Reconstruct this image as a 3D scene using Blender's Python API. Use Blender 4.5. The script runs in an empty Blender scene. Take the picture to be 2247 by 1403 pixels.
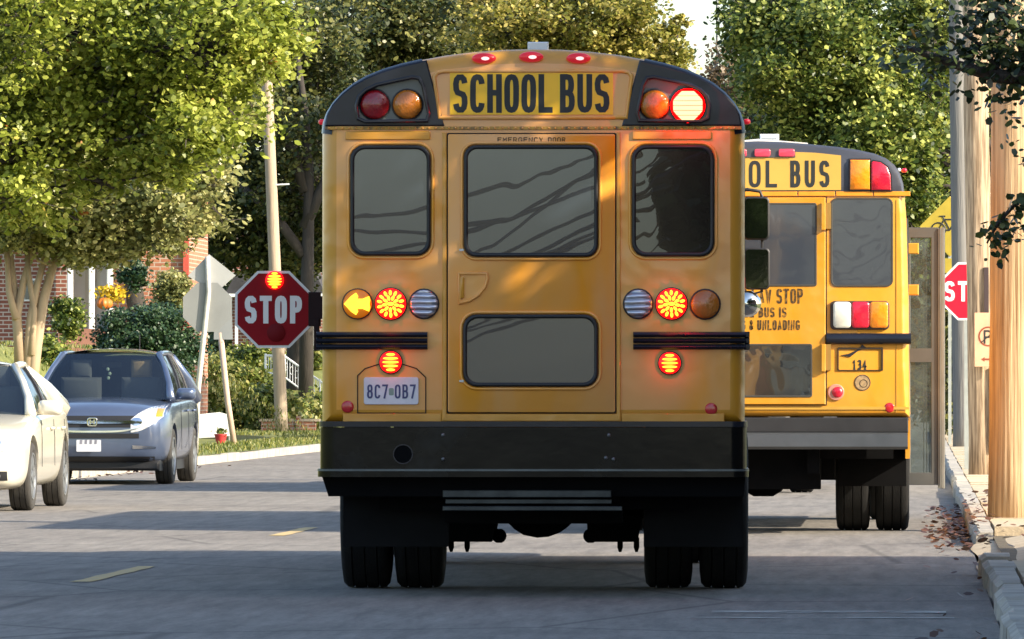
import bpy, bmesh, math, random
import numpy as np
from mathutils import Vector, Matrix
S_ = bpy.context.scene
COL = S_.collection
rad = math.radians
# ------------------------------------------------------------------ camera, world, sun, exposure
F = 16002.0      # focal length in pixels of the 2247 px wide photograph
HC = 1.2235      # camera height
VX, VY = 2010.0, 845.0   # where the street vanishes in the photograph
cd = bpy.data.cameras.new('camera'); cam = bpy.data.objects.new('camera', cd); COL.objects.link(cam)
cd.sensor_width = 36; cd.lens = 36*F/2247; cd.clip_start = .5; cd.clip_end = 5000
cam.location = (0, 0, HC)
cam.rotation_euler = (rad(90)+math.atan((VY-701.5)/F), 0, math.atan((VX-1123.5)/F))
cd.dof.use_dof = False
S_.camera = cam
SUN_AZ, SUN_EL = rad(114), rad(28)     # azimuth clockwise from the street direction (+Y)
w = bpy.data.worlds.new('World'); S_.world = w; w.use_nodes = True
nt = w.node_tree; bg = nt.nodes['Background']
sky = nt.nodes.new('ShaderNodeTexSky'); sky.sky_type = 'NISHITA'; sky.sun_disc = False
sky.sun_elevation = SUN_EL; sky.sun_rotation = SUN_AZ; sky.air_density = 1.0; sky.dust_density = 1.4; sky.ozone_density = 1.0
nt.links.new(sky.outputs[0], bg.inputs[0]); bg.inputs[1].default_value = .15
sl = bpy.data.lights.new('sun', 'SUN'); so = bpy.data.objects.new('sun', sl); COL.objects.link(so)
sl.energy = 4.6; sl.angle = rad(.5); sl.color = (1, .88, .70)
sv = Vector((math.sin(SUN_AZ)*math.cos(SUN_EL), math.cos(SUN_AZ)*math.cos(SUN_EL), math.sin(SUN_EL)))
so.rotation_euler = sv.to_track_quat('Z', 'Y').to_euler(); so.location = (20, 20, 40)
S_.view_settings.view_transform = 'Standard'; S_.view_settings.look = 'None'
S_.view_settings.exposure = 1.14; S_.view_settings.gamma = 1
S_.cycles.max_bounces = 6; S_.cycles.transparent_max_bounces = 12
# ------------------------------------------------------------------ helpers
def X(px, Y): return (px-VX)*Y/F
def Z(py, Y): return HC+(VY-py)*Y/F
def at(px, py, Y): return Vector((X(px, Y), Y, Z(py, Y)))

def tag(o, label=None, cat=None, group=None, kind=None):
    if label: o['label'] = label
    if cat: o['category'] = cat
    if group: o['group'] = group
    if kind: o['kind'] = kind
    return o
def thing(name, label, cat, loc=(0, 0, 0), rz=0, group=None):
    o = bpy.data.objects.new(name, None); COL.objects.link(o)
    o.location = loc; o.rotation_euler = (0, 0, rz); o.empty_display_size = .2
    return tag(o, label, cat, group)
def kids(o): return [c for c in COL.objects if c.parent == o]
def copy_tree(o, parent=None):
    c = o.copy(); COL.objects.link(c); c.parent = parent
    for ch in kids(o): copy_tree(ch, c)
    return c

MATS = {}
def mat(name, col, rough=.5, metal=0., var=.12, ns=3., bump=0., bs=60., coat=0., spec=.5, em=None, es=0., alpha=None, col2=None, stretch=(1, 1, 1), thr=None):
    m = bpy.data.materials.new(name); m.use_nodes = True; n = m.node_tree; L = n.links
    b = n.nodes['Principled BSDF']
    tc = n.nodes.new('ShaderNodeTexCoord'); mp = n.nodes.new('ShaderNodeMapping'); mp.inputs['Scale'].default_value = stretch
    L.new(tc.outputs['Object'], mp.inputs[0])
    no = n.nodes.new('ShaderNodeTexNoise'); no.inputs['Scale'].default_value = ns; no.inputs['Detail'].default_value = 6; no.inputs['Roughness'].default_value = .6
    L.new(mp.outputs[0], no.inputs['Vector'])
    cr = n.nodes.new('ShaderNodeValToRGB')
    a, c = (.3, .7) if thr is None else thr
    cr.color_ramp.elements[0].position = a; cr.color_ramp.elements[1].position = c
    c1 = [x*(1-var) for x in col]; c2 = [min(1, x*(1+var)) for x in col] if col2 is None else col2
    cr.color_ramp.elements[0].color = (*c1, 1); cr.color_ramp.elements[1].color = (*c2, 1)
    L.new(no.outputs[0], cr.inputs[0]); L.new(cr.outputs[0], b.inputs['Base Color'])
    b.inputs['Roughness'].default_value = rough; b.inputs['Metallic'].default_value = metal
    b.inputs['Specular IOR Level'].default_value = spec
    b.inputs['Coat Weight'].default_value = coat; b.inputs['Coat Roughness'].default_value = .08
    if bump:
        n2 = n.nodes.new('ShaderNodeTexNoise'); n2.inputs['Scale'].default_value = bs; n2.inputs['Detail'].default_value = 5
        L.new(mp.outputs[0], n2.inputs['Vector'])
        bp = n.nodes.new('ShaderNodeBump'); bp.inputs['Strength'].default_value = bump; bp.inputs['Distance'].default_value = .02
        L.new(n2.outputs[0], bp.inputs['Height']); L.new(bp.outputs[0], b.inputs['Normal'])
    if em: b.inputs['Emission Color'].default_value = (*em, 1); b.inputs['Emission Strength'].default_value = es
    if alpha is not None: b.inputs['Alpha'].default_value = alpha
    MATS[name] = m
    return m

class MB:
    """collects faces, links them as one mesh object"""
    def __init__(s): s.v = []; s.f = []
    def add(s, vs, fs):
        o = len(s.v); s.v += [tuple(v) for v in vs]; s.f += [tuple(i+o for i in f) for f in fs]; return s
    def loft(s, rings, closed=True, cap0=True, cap1=True):
        n = len(rings[0]); vs = [p for r in rings for p in r]; fs = []
        for k in range(len(rings)-1):
            for i in range(n if closed else n-1):
                j = (i+1) % n
                fs.append((k*n+i, k*n+j, (k+1)*n+j, (k+1)*n+i))
        if closed and cap0: fs.append(tuple(range(n))[::-1])
        if closed and cap1: fs.append(tuple((len(rings)-1)*n+i for i in range(n)))
        return s.add(vs, fs)
    def box(s, x0, x1, y0, y1, z0, z1, b=0):
        if b:
            o = [(x0, z0), (x1, z0), (x1, z1), (x0, z1)]
            i = [(x0+b, z0+b), (x1-b, z0+b), (x1-b, z1-b), (x0+b, z1-b)]
            return s.loft([[(p[0], y, p[1]) for p in q] for q, y in ((i, y0), (o, y0+b), (o, y1-b), (i, y1))])
        return s.loft([[(x0, y, z0), (x1, y, z0), (x1, y, z1), (x0, y, z1)] for y in (y0, y1)])
    def plate(s, o, yf, yb, b=0):
        """outline (x,z) extruded from yf (towards camera) to yb"""
        r = []
        if b: r.append([(x, yf, z) for x, z in inset(o, b)]); r.append([(x, yf+b*.8, z) for x, z in o])
        else: r.append([(x, yf, z) for x, z in o])
        r.append([(x, yb, z) for x, z in o]); return s.loft(r)
    def frame(s, o, i, yf, yb, b=0):
        R = [[(x, yb, z) for x, z in o]]
        if b:
            R += [[(x, yf+b, z) for x, z in o], [(x, yf, z) for x, z in inset(o, b)], [(x, yf, z) for x, z in inset(i, -b)], [(x, yf+b, z) for x, z in i]]
        else: R += [[(x, yf, z) for x, z in o], [(x, yf, z) for x, z in i]]
        R += [[(x, yb, z) for x, z in i]]
        return s.loft(R, cap0=False, cap1=False)
    def tube(s, path, r, n=8, cap=True):
        path = [Vector(p) for p in path]; rr = r if hasattr(r, '__len__') else [r]*len(path); rings = []
        up = None
        for k, p in enumerate(path):
            d = (path[min(k+1, len(path)-1)]-path[max(k-1, 0)]).normalized()
            if up is None: up = d.orthogonal().normalized()
            up = (up-d*up.dot(d)).normalized(); sd = d.cross(up)
            rings.append([p+(up*math.cos(a)+sd*math.sin(a))*rr[k] for a in [2*math.pi*i/n for i in range(n)]])
        return s.loft(rings, cap0=cap, cap1=cap)
    def grid(s, fn, nu, nv):
        vs = [fn(i/nu, j/nv) for j in range(nv+1) for i in range(nu+1)]
        fs = [(j*(nu+1)+i, j*(nu+1)+i+1, (j+1)*(nu+1)+i+1, (j+1)*(nu+1)+i) for j in range(nv) for i in range(nu)]
        return s.add(vs, fs)
    def ball(s, c, rx, ry, rz, n=14, m=8):
        rings = []
        for j in range(1, m):
            t = math.pi*j/m
            rings.append([(c[0]+rx*math.sin(t)*math.cos(2*math.pi*i/n), c[1]+ry*math.sin(t)*math.sin(2*math.pi*i/n), c[2]+rz*math.cos(t)) for i in range(n)])
        return s.loft(rings)
    def lens(s, cx, cz, rx, rz, y, dep, n=24, steps=4):
        """round lens domed towards -y"""
        R = []
        for k in range(steps+1):
            t = math.pi/2*k/steps*.96; c = math.cos(t)
            R.append([(cx+rx*c*math.cos(2*math.pi*i/n), y-dep*math.sin(t), cz+rz*c*math.sin(2*math.pi*i/n)) for i in range(n)])
        return s.loft(R)
    def wheel(s, c, prof, n=40):
        """revolve profile [(x along axle, radius)] round the x axis at c"""
        R = [[(c[0]+x, c[1]+r*math.cos(2*math.pi*i/n), c[2]+r*math.sin(2*math.pi*i/n)) for i in range(n)] for x, r in prof]
        return s.loft(R)
    def build(s, name, m, parent=None, smooth=None, loc=None):
        me = bpy.data.meshes.new(name); me.from_pydata(s.v, [], s.f); me.validate()
        bm = bmesh.new(); bm.from_mesh(me); bmesh.ops.recalc_face_normals(bm, faces=bm.faces[:]); bm.to_mesh(me); bm.free()
        o = bpy.data.objects.new(name, me); COL.objects.link(o)
        if m is not None: me.materials.append(m)
        if smooth:
            me.polygons.foreach_set('use_smooth', [True]*len(me.polygons))
            if smooth is not True:
                try: me.set_sharp_from_angle(angle=rad(smooth))
                except Exception: pass
        if parent: o.parent = parent
        if loc: o.location = loc
        return o

def inset(o, d):
    n = len(o); out = []; A = sum(o[i][0]*o[(i+1) % n][1]-o[(i+1) % n][0]*o[i][1] for i in range(n)); sg = 1 if A > 0 else -1
    for i in range(n):
        p, q, r = Vector(o[i-1]), Vector(o[i]), Vector(o[(i+1) % n])
        a, b = (q-p), (r-q)
        if a.length < 1e-9: a = b
        if b.length < 1e-9: b = a
        a.normalize(); b.normalize()
        na, nb = Vector((-a.y, a.x)), Vector((-b.y, b.x)); m = na+nb
        if m.length < 1e-6: m = na
        m.normalize(); k = max(.4, m.dot(na)); out.append(tuple(q+m*(sg*d/k)))
    return out
def rrect(x0, x1, z0, z1, r, n=5):
    o = []
    for cx, cz, a0 in ((x1-r, z0+r, -90), (x1-r, z1-r, 0), (x0+r, z1-r, 90), (x0+r, z0+r, 180)):
        for k in range(n+1):
            a = rad(a0+90*k/n); o.append((cx+r*math.cos(a), cz+r*math.sin(a)))
    return o
def circ(cx, cz, rx, rz=None, n=24, a0=0):
    rz = rx if rz is None else rz
    return [(cx+rx*math.cos(a0+2*math.pi*i/n), cz+rz*math.sin(a0+2*math.pi*i/n)) for i in range(n)]
def octagon(cx, cz, flat): return circ(cx, cz, flat/2/math.cos(math.pi/8), n=8, a0=math.pi/8)
# ------------------------------------------------------------------ stroke lettering
def arc(cx, cy, rx, ry, a0, a1, n=8, e=.8):
    out = []
    for k in range(n+1):
        a = rad(a0+(a1-a0)*k/n); c, s = math.cos(a), math.sin(a)
        out.append((cx+rx*math.copysign(abs(c)**e, c), cy+ry*math.copysign(abs(s)**e, s)))
    return out
G = {
 'S': [arc(.5, .75, .5, .25, 10, 270)+arc(.5, .25, .5, .25, 90, -170)[1:]],
 'C': [arc(.5, .72, .5, .28, 10, 180)+arc(.5, .28, .5, .28, 180, 350)],
 'G': [arc(.5, .72, .5, .28, 10, 180)+arc(.5, .28, .5, .28, 180, 360)+[(1, .45), (.55, .45)]],
 'H': [[(0, 0), (0, 1)], [(1, 0), (1, 1)], [(0, .52), (1, .52)]],
 'O': [arc(.5, .72, .5, .28, 0, 180)+arc(.5, .28, .5, .28, 180, 360)+[(1, .72)]],
 '0': [arc(.5, .72, .5, .28, 0, 180)+arc(.5, .28, .5, .28, 180, 360)+[(1, .72)]],
 'L': [[(0, 1), (0, 0), (.95, 0)]],
 'B': [[(0, 0), (0, 1)], [(0, 1), (.45, 1)]+arc(.5, .76, .42, .24, 90, -90)[1:]+[(0, .52)], [(.4, .52)]+arc(.5, .26, .5, .26, 90, -90)[1:]+[(0, 0)]],
 'U': [[(0, 1)]+arc(.5, .28, .5, .28, 180, 360)+[(1, 1)]],
 'T': [[(0, 1), (1, 1)], [(.5, 1), (.5, 0)]],
 'P': [[(0, 0), (0, 1)], [(0, 1), (.5, 1)]+arc(.5, .74, .5, .26, 90, -90)[1:]+[(0, .48)]],
 'R': [[(0, 0), (0, 1)], [(0, 1), (.5, 1)]+arc(.5, .74, .5, .26, 90, -90)[1:]+[(0, .48)], [(.55, .48), (1, 0)]],
 'E': [[(.95, 1), (0, 1), (0, 0), (.95, 0)], [(0, .52), (.8, .52)]],
 'M': [[(0, 0), (0, 1), (.5, .4), (1, 1), (1, 0)]],
 'N': [[(0, 0), (0, 1), (1, 0), (1, 1)]],
 'Y': [[(0, 1), (.5, .45), (1, 1)], [(.5, .45), (.5, 0)]],
 'D': [[(0, .02), (0, 1), (.45, 1)]+arc(.45, .72, .55, .28, 90, 0)[1:]+arc(.45, .28, .55, .28, 0, -90)+[(0, 0)]],
 'W': [[(0, 1), (.25, 0), (.5, .7), (.75, 0), (1, 1)]],
 'A': [[(0, 0), (.5, 1), (1, 0)], [(.2, .35), (.8, .35)]],
 'I': [[(.5, 0), (.5, 1)]],
 '&': [[(1, 0), (.2, .75)]+arc(.45, .8, .25, .2, 200, -20)+[(.1, .4)]+arc(.4, .22, .35, .22, 160, 330)+[(.95, .45)]],
 '8': [arc(.5, .76, .45, .24, 268, -88, 14), arc(.5, .26, .5, .26, 92, 448, 14)],
 '7': [[(0, 1), (1, 1), (.35, 0)]],
 '1': [[(.2, .8), (.55, 1), (.55, 0)]],
 '3': [arc(.5, .76, .45, .24, 160, -90)+arc(.5, .26, .5, .26, 90, -160)[1:]],
 '4': [[(.75, 0), (.75, 1), (0, .3), (1, .3)]],
}
def text(mb, s, x0, x1, z0, z1, w, y, gap=.35, slant=0.):
    """writes s between x0 and x1; letters lie proud of a surface at depth y"""
    n = len(s); units = sum((.45 if c == ' ' else (.4 if c == 'I' else 1)) for c in s)+gap*(n-1)
    u = (x1-x0)/units; x = x0
    for c in s:
        cw = u*(.45 if c == ' ' else (.4 if c == 'I' else 1))
        if c in G:
            for k, st in enumerate(G[c]):
                pts = []
                for a, b in st:
                    p = Vector((x+w/2+a*(cw-w), z0+w/2+b*(z1-z0-w)))
                    if c == 'I': p.x = x+cw/2
                    if not pts or (p-pts[-1]).length > w*.12: pts.append(p)
                closed = (pts[0]-pts[-1]).length < w*.5 and c in 'O08'
                if closed and len(pts) > 3: pts = pts[:-1] if (pts[0]-pts[-1]).length < w*.3 else pts
                # square ends reach the outline of the box
                if not closed:
                    pts[0] = pts[0]+(pts[0]-pts[1]).normalized()*w*.5*(1 if len(st) < 4 or c in 'HLTENMUBPRDI174' else .0)
                    pts[-1] = pts[-1]+(pts[-1]-pts[-2]).normalized()*w*.5*(1 if c in 'HLTENMUI174' else 0)
                m = len(pts); Lf, Rt = [], []
                for i in range(m):
                    if closed: a, b = pts[i-1], pts[(i+1) % m]
                    else: a, b = pts[max(i-1, 0)], pts[min(i+1, m-1)]
                    d1 = (pts[i]-a) if (closed or i > 0) else (b-pts[i]); d2 = (b-pts[i]) if (closed or i < m-1) else d1
                    d1.normalize(); d2.normalize()
                    n1, n2 = Vector((-d1.y, d1.x)), Vector((-d2.y, d2.x)); mm = (n1+n2)
                    if mm.length < 1e-4: mm = n1
                    mm.normalize(); kk = max(.55, mm.dot(n1)); off = mm*(w/2/kk)
                    Lf.append(pts[i]+off); Rt.append(pts[i]-off)
                yy = y-.0006*(k+1)
                vs = [(p.x, yy, p.y) for p in Lf]+[(p.x, yy, p.y) for p in Rt]
                fs = [(i, (i+1) % m, m+(i+1) % m, m+i) for i in range(m if closed else m-1)]
                mb.add(vs, fs)
        x += cw+gap*u
    return mb
# ------------------------------------------------------------------ foliage
def leaf_mesh(name, cs, us, vs, m, parent=None):
    """six-cornered leaves; cs centres, us long axis, vs short axis (all N x 3)"""
    N = len(cs)
    shape = [(-.5, 0), (-.2, .32), (.2, .27), (.5, 0), (.2, -.27), (-.2, -.32)]
    co = np.empty((N, 6, 3), np.float32)
    for k, (a, b) in enumerate(shape): co[:, k] = cs+us*a+vs*b
    me = bpy.data.meshes.new(name); me.vertices.add(N*6); me.vertices.foreach_set('co', co.ravel())
    me.loops.add(N*6); me.loops.foreach_set('vertex_index', np.arange(N*6, dtype=np.int32))
    me.polygons.add(N); me.polygons.foreach_set('loop_start', np.arange(0, N*6, 6, dtype=np.int32)); me.polygons.foreach_set('loop_total', np.full(N, 6, np.int32))
    me.update(); me.validate(); me.materials.append(m)
    o = bpy.data.objects.new(name, me); COL.objects.link(o)
    if parent: o.parent = parent
    return o
def rnd_unit(rg, n):
    a = rg.normal(size=(n, 3)); return a/np.linalg.norm(a, axis=1)[:, None]
def leaf_axes(rg, n, size, droop=.0):
    nrm = rnd_unit(rg, n); nrm[:, 2] = np.abs(nrm[:, 2])+.3; nrm[:, 1] -= .35; nrm /= np.linalg.norm(nrm, axis=1)[:, None]
    u = np.cross(nrm, rnd_unit(rg, n)); u /= np.linalg.norm(u, axis=1)[:, None]+1e-9
    v = np.cross(nrm, u); s = size*rg.uniform(.45, 1.45, n)[:, None]
    return u*s, v*s
CLUMPS = []
def crown_pts(rg, c, r, nclump, per, cr, shell=.55, ragged=.25):
    """clumps spread mostly through the outer shell of an uneven ellipsoid"""
    c = np.array(c); r = np.array(r)
    d = rnd_unit(rg, nclump); t = shell+(1-shell)*rg.uniform(0, 1, nclump)**.7
    lump = 1+ragged*(np.sin(d[:, 0]*5+c[0])*np.cos(d[:, 2]*6+c[1])+.6*np.sin(d[:, 1]*7+d[:, 2]*5))
    cc = c+d*r*(t*lump)[:, None]
    sz = cr*rg.uniform(.5, 1.35, nclump); CLUMPS.append((cc, c))
    p = np.repeat(cc, per, 0)+rg.normal(size=(nclump*per, 3))*np.repeat(sz, per)[:, None]*np.array([.55, .55, .38])
    return p
def cull(p, rg, mx=1.6, keep=0.12):
    """thin the leaves that stand far outside anything the camera can see"""
    Y = np.maximum(p[:, 1], 1); px = VX+p[:, 0]*F/Y; py = VY-(p[:, 2]-HC)*F/Y; m = mx*F/Y
    ins = (px > -m) & (px < 2247+m) & (py > -m) & (py < 1403+m)
    return p[ins | (rg.uniform(size=len(p)) < keep)], ins
def leafmat(name, dark, mid, light, scale=.5, trans=.35, red=0.):
    m = bpy.data.materials.new(name); m.use_nodes = True; n = m.node_tree; L = n.links
    b = n.nodes['Principled BSDF']; out = n.nodes['Material Output']
    ge = n.nodes.new('ShaderNodeNewGeometry'); tc = n.nodes.new('ShaderNodeTexCoord')
    no = n.nodes.new('ShaderNodeTexNoise'); no.inputs['Scale'].default_value = scale; no.inputs['Detail'].default_value = 3
    L.new(tc.outputs['Object'], no.inputs['Vector'])
    ad = n.nodes.new('ShaderNodeMath'); ad.operation = 'MULTIPLY_ADD'; ad.inputs[1].default_value = .62; L.new(ge.outputs['Random Per Island'], ad.inputs[0]); no.inputs['Roughness'].default_value = .7
    ml = n.nodes.new('ShaderNodeMath'); ml.operation = 'MULTIPLY_ADD'; ml.inputs[1].default_value = 1.3; ml.inputs[2].default_value = -.46
    L.new(no.outputs[0], ml.inputs[0]); L.new(ml.outputs[0], ad.inputs[2])
    cr = n.nodes.new('ShaderNodeValToRGB'); e = cr.color_ramp.elements
    e[0].position = .1; e[0].color = (*dark, 1); e[1].position = .9; e[1].color = (*light, 1)
    x = e.new(.5); x.color = (*mid, 1)
    if red: y = e.new(.985); y.color = (.35, .12, .03, 1)
    L.new(ad.outputs[0], cr.inputs[0]); L.new(cr.outputs[0], b.inputs['Base Color'])
    b.inputs['Roughness'].default_value = .42; b.inputs['Specular IOR Level'].default_value = .38
    tr = n.nodes.new('ShaderNodeBsdfTranslucent'); mx = n.nodes.new('ShaderNodeMixShader'); mx.inputs[0].default_value = trans
    L.new(cr.outputs[0], tr.inputs[0]); L.new(b.outputs[0], mx.inputs[1]); L.new(tr.outputs[0], mx.inputs[2]); L.new(mx.outputs[0], out.inputs[0])
    MATS[name] = m; return m
# ------------------------------------------------------------------ materials
def bus_paint(name, a, b, dust, amt):
    m = mat(name, a, .36, var=0, ns=1.3, col2=b, coat=.6, spec=.5)
    n = m.node_tree; L = n.links; bs = n.nodes['Principled BSDF']
    src = bs.inputs['Base Color'].links[0].from_socket
    tc = n.nodes.new('ShaderNodeTexCoord'); mp = n.nodes.new('ShaderNodeMapping'); mp.inputs['Scale'].default_value = (1, .4, .45); mp.inputs['Rotation'].default_value = (0, .5, 0)
    L.new(tc.outputs['Object'], mp.inputs[0])
    no = n.nodes.new('ShaderNodeTexNoise'); no.inputs['Scale'].default_value = 2.2; no.inputs['Detail'].default_value = 8; no.inputs['Distortion'].default_value = .6
    L.new(mp.outputs[0], no.inputs['Vector'])
    cr = n.nodes.new('ShaderNodeValToRGB'); cr.color_ramp.elements[0].position = .34; cr.color_ramp.elements[1].position = .62
    cr.color_ramp.elements[1].color = (amt, amt, amt, 1)
    L.new(no.outputs[0], cr.inputs[0])
    mx = n.nodes.new('ShaderNodeMixRGB'); mx.inputs[2].default_value = (*dust, 1); L.new(cr.outputs[0], mx.inputs[0]); L.new(src, mx.inputs[1])
    L.new(mx.outputs[0], bs.inputs['Base Color'])
    ro = n.nodes.new('ShaderNodeMath'); ro.operation = 'MULTIPLY_ADD'; ro.inputs[1].default_value = .35; ro.inputs[2].default_value = .28
    L.new(cr.outputs[0], ro.inputs[0]); L.new(ro.outputs[0], bs.inputs['Roughness'])
    # fine dimples so that the panels are not perfectly flat
    n2 = n.nodes.new('ShaderNodeTexNoise'); n2.inputs['Scale'].default_value = 3.5; n2.inputs['Detail'].default_value = 2; L.new(tc.outputs['Object'], n2.inputs['Vector'])
    bp = n.nodes.new('ShaderNodeBump'); bp.inputs['Strength'].default_value = .4; bp.inputs['Distance'].default_value = .03
    L.new(n2.outputs[0], bp.inputs['Height']); L.new(bp.outputs[0], bs.inputs['Normal']); L.new(bp.outputs[0], bs.inputs['Coat Normal'])
    return m
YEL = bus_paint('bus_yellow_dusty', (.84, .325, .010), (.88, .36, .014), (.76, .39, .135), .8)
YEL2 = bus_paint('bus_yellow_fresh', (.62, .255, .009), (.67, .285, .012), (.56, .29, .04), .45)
BLK = mat('black_gloss', (.011, .013, .022), .25, var=.3, coat=.08, spec=.35, bump=.12, bs=3)
BUMP = mat('black_bumper_steel', (.005, .0055, .006), .2, var=.3, col2=(.022, .026, .028), thr=(.56, .74), ns=1.6, bump=.15, bs=3, spec=.2)
DKF = mat('matt_black', (.004, .004, .0045), .95, var=.3, spec=.1)
RUB = mat('tyre_rubber', (.012, .012, .012), .85, spec=.2, var=.3, bump=.3, bs=80)
RUBL = mat('tyre_rubber_dusty', (.05, .047, .042), .9, var=.3, bump=.3, bs=80)
GASK = mat('window_rubber', (.01, .01, .012), .45, var=.2)
SIGNY = mat('reflective_yellow', (.95, .53, .012), .35, var=.05)
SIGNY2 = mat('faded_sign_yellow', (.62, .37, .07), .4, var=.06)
INK = mat('sign_black', (.02, .022, .022), .6, var=.15)
INKW = mat('worn_black_lettering', (.06, .03, .005), .7, var=.3, ns=30, col2=(.5, .24, .02), thr=(.5, .75))
SEAM = mat('panel_seam', (.03, .018, .01), .9)
WORN = mat('worn_seam_paint', (.62, .32, .05), .6, ns=22, var=0, col2=(.16, .10, .05), thr=(.45, .65), stretch=(1, 1, .35))
CHR = mat('chrome', (.75, .76, .78), .12, 1, var=.08)
ALU = mat('dull_aluminium', (.42, .43, .43), .42, .9, var=.15)
GREYM = mat('grey_steel', (.16, .165, .17), .5, .6, var=.2, bump=.1)
DFRAME = mat('door_frame_grey', (.10, .10, .095), .5, .3, var=.15)
WHT = mat('white_plastic', (.72, .74, .74), .35, var=.06)
PLATE = mat('plate_white', (.62, .64, .68), .35, var=.06, ns=20)
PINK = mat('plate_ink', (.05, .06, .16), .5)
REDL = mat('red_lens_dark', (.22, .006, .01), .12, var=.3, coat=.6, bump=.6, bs=22)
AMBL = mat('amber_lens_dark', (.42, .13, .012), .12, var=.3, coat=.6, bump=.6, bs=22)
CLRL = mat('clear_lens', (.45, .46, .5), .1, .55, var=.25, coat=.6, ns=20, stretch=(.05, 1, 2))
REDG = mat('red_lens_lit', (.7, .01, .01), .3, var=.1, em=(1, .003, .003), es=1.2)
REDG2 = mat('red_marker_lit', (.4, .01, .02), .3, var=.1, em=(1, .03, .05), es=.14)
AMBG = mat('amber_lens_lit', (.5, .16, .01), .3, var=.1, em=(1, .25, .0), es=.12)
LEDY = mat('led_yellow', (1, .7, .1), .3, var=.02, em=(1, .78, .01), es=.9)
LEDW = mat('led_white', (.1, .1, .08), .3, var=.02, em=(1, .90, .42), es=.62)
LEDP = mat('led_marker', (1, .6, .6), .3, var=.02, em=(1, .55, .5), es=.55)
REFL = mat('red_reflector', (.5, .015, .02), .2, var=.1, coat=.5)
AMB2 = mat('orange_lens', (.85, .25, .01), .25, var=.12, coat=.5, bump=.3, bs=25)
RED2 = mat('crimson_lens', (.68, .01, .035), .25, var=.15, coat=.5, bump=.3, bs=25)
WLENS = mat('white_lens', (.68, .66, .56), .25, var=.2, coat=.4, ns=8)
TRIMO = mat('orange_trim', (.78, .30, .02), .45, var=.12, ns=9)
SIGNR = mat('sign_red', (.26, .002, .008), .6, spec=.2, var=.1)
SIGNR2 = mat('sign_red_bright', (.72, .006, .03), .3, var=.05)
SIGNW = mat('sign_white', (.78, .78, .76), .4, var=.05)
SIGNB = mat('sign_back_aluminium', (.27, .28, .275), .6, .2, var=.1, ns=2)
MIRR = mat('mirror_glass', (.6, .63, .62), .03, 1, var=.05, bump=.02, bs=4)
def glass(name, col, mixf, bump=.12, bs=2.5, wob=1.):
    m = bpy.data.materials.new(name); m.use_nodes = True; n = m.node_tree; L = n.links
    b = n.nodes['Principled BSDF']; b.inputs['Base Color'].default_value = (*col, 1); b.inputs['Roughness'].default_value = .06
    out = n.nodes['Material Output']; gl = n.nodes.new('ShaderNodeBsdfGlossy'); gl.inputs['Roughness'].default_value = .002; gl.inputs[0].default_value = (.60, .78, 1, 1)
    tc = n.nodes.new('ShaderNodeTexCoord'); no = n.nodes.new('ShaderNodeTexNoise'); no.inputs['Scale'].default_value = bs; no.inputs['Detail'].default_value = 1; no.inputs['Distortion'].default_value = wob
    L.new(tc.outputs['Object'], no.inputs['Vector'])
    bp = n.nodes.new('ShaderNodeBump'); bp.inputs['Strength'].default_value = bump; bp.inputs['Distance'].default_value = .1; L.new(no.outputs[0], bp.inputs['Height'])
    L.new(bp.outputs[0], gl.inputs['Normal']); L.new(bp.outputs[0], b.inputs['Normal'])
    mx = n.nodes.new('ShaderNodeMixShader'); mx.inputs[0].default_value = mixf
    L.new(b.outputs[0], mx.inputs[1]); L.new(gl.outputs[0], mx.inputs[2]); L.new(mx.outputs[0], out.inputs[0]); MATS[name] = m; return m
GLASS = glass('bus_glass', (.020, .028, .040), .062, .0025, 1.7)
GLASSR = glass('bus_glass_dark', (.010, .009, .009), .07, .005, 2.)
GLASS2 = glass('bus_glass_grey', (.042, .050, .064), .03, .01)
GLASSC = glass('car_glass', (.02, .024, .028), .12, .02, 3)
def cargls(name, tint, tr):
    m = glass(name, tint, .22, .03, 3); n = m.node_tree; L = n.links; out = n.nodes['Material Output']
    src = out.inputs[0].links[0].from_socket; t = n.nodes.new('ShaderNodeBsdfTransparent'); t.inputs[0].default_value = (.62, .68, .66, 1)
    mx = n.nodes.new('ShaderNodeMixShader'); mx.inputs[0].default_value = tr; L.new(src, mx.inputs[1]); L.new(t.outputs[0], mx.inputs[2]); L.new(mx.outputs[0], out.inputs[0]); return m
WSG = cargls('windscreen_glass', (.02, .026, .03), .64)
DOORG = cargls('door_glass', (.16, .17, .15), .72)
BLUE = mat('blue_grey_car_paint', (.12, .155, .24), .28, .55, var=.08, coat=1, spec=.5)
CREAM = mat('cream_car_paint', (.66, .62, .50), .3, .0, var=.04, coat=1)
HEADL = mat('headlamp_glass', (.74, .74, .74), .12, .25, var=.3, ns=12, coat=1)  # lens colour whitened to stand in for sun glare
BPLAS = mat('black_plastic', (.016, .016, .018), .5, var=.2)
SEATM = mat('seat_fabric', (.15, .15, .155), .9); TAN = mat('tan_headrest', (.55, .36, .18), .8, var=.1)
WOODA = mat('pole_wood_near', (.24, .14, .06), .8, var=0, ns=5, thr=(.30, .6), col2=(.56, .40, .23), stretch=(7, 7, .16), bump=.8, bs=6)
WOODB = mat('pole_wood_mid', (.18, .12, .07), .85, var=0, ns=5, thr=(.38, .6), col2=(.46, .34, .22), stretch=(6, 6, .3), bump=.6, bs=6)
WOODC = mat('pole_wood_grey', (.15, .145, .14), .85, var=0, ns=5, col2=(.23, .22, .20), stretch=(6, 6, .3), bump=.6, bs=6)  # grey wood darkened to stand in for shade on the pole
WOODD = mat('pole_wood_left', (.34, .26, .18), .85, var=0, ns=4, col2=(.44, .35, .25), stretch=(5, 5, .3), bump=.5, bs=6)
BARK = mat('dark_bark', (.05, .042, .035), .95, var=.3, bump=.8, bs=15, stretch=(3, 3, .5))
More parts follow.
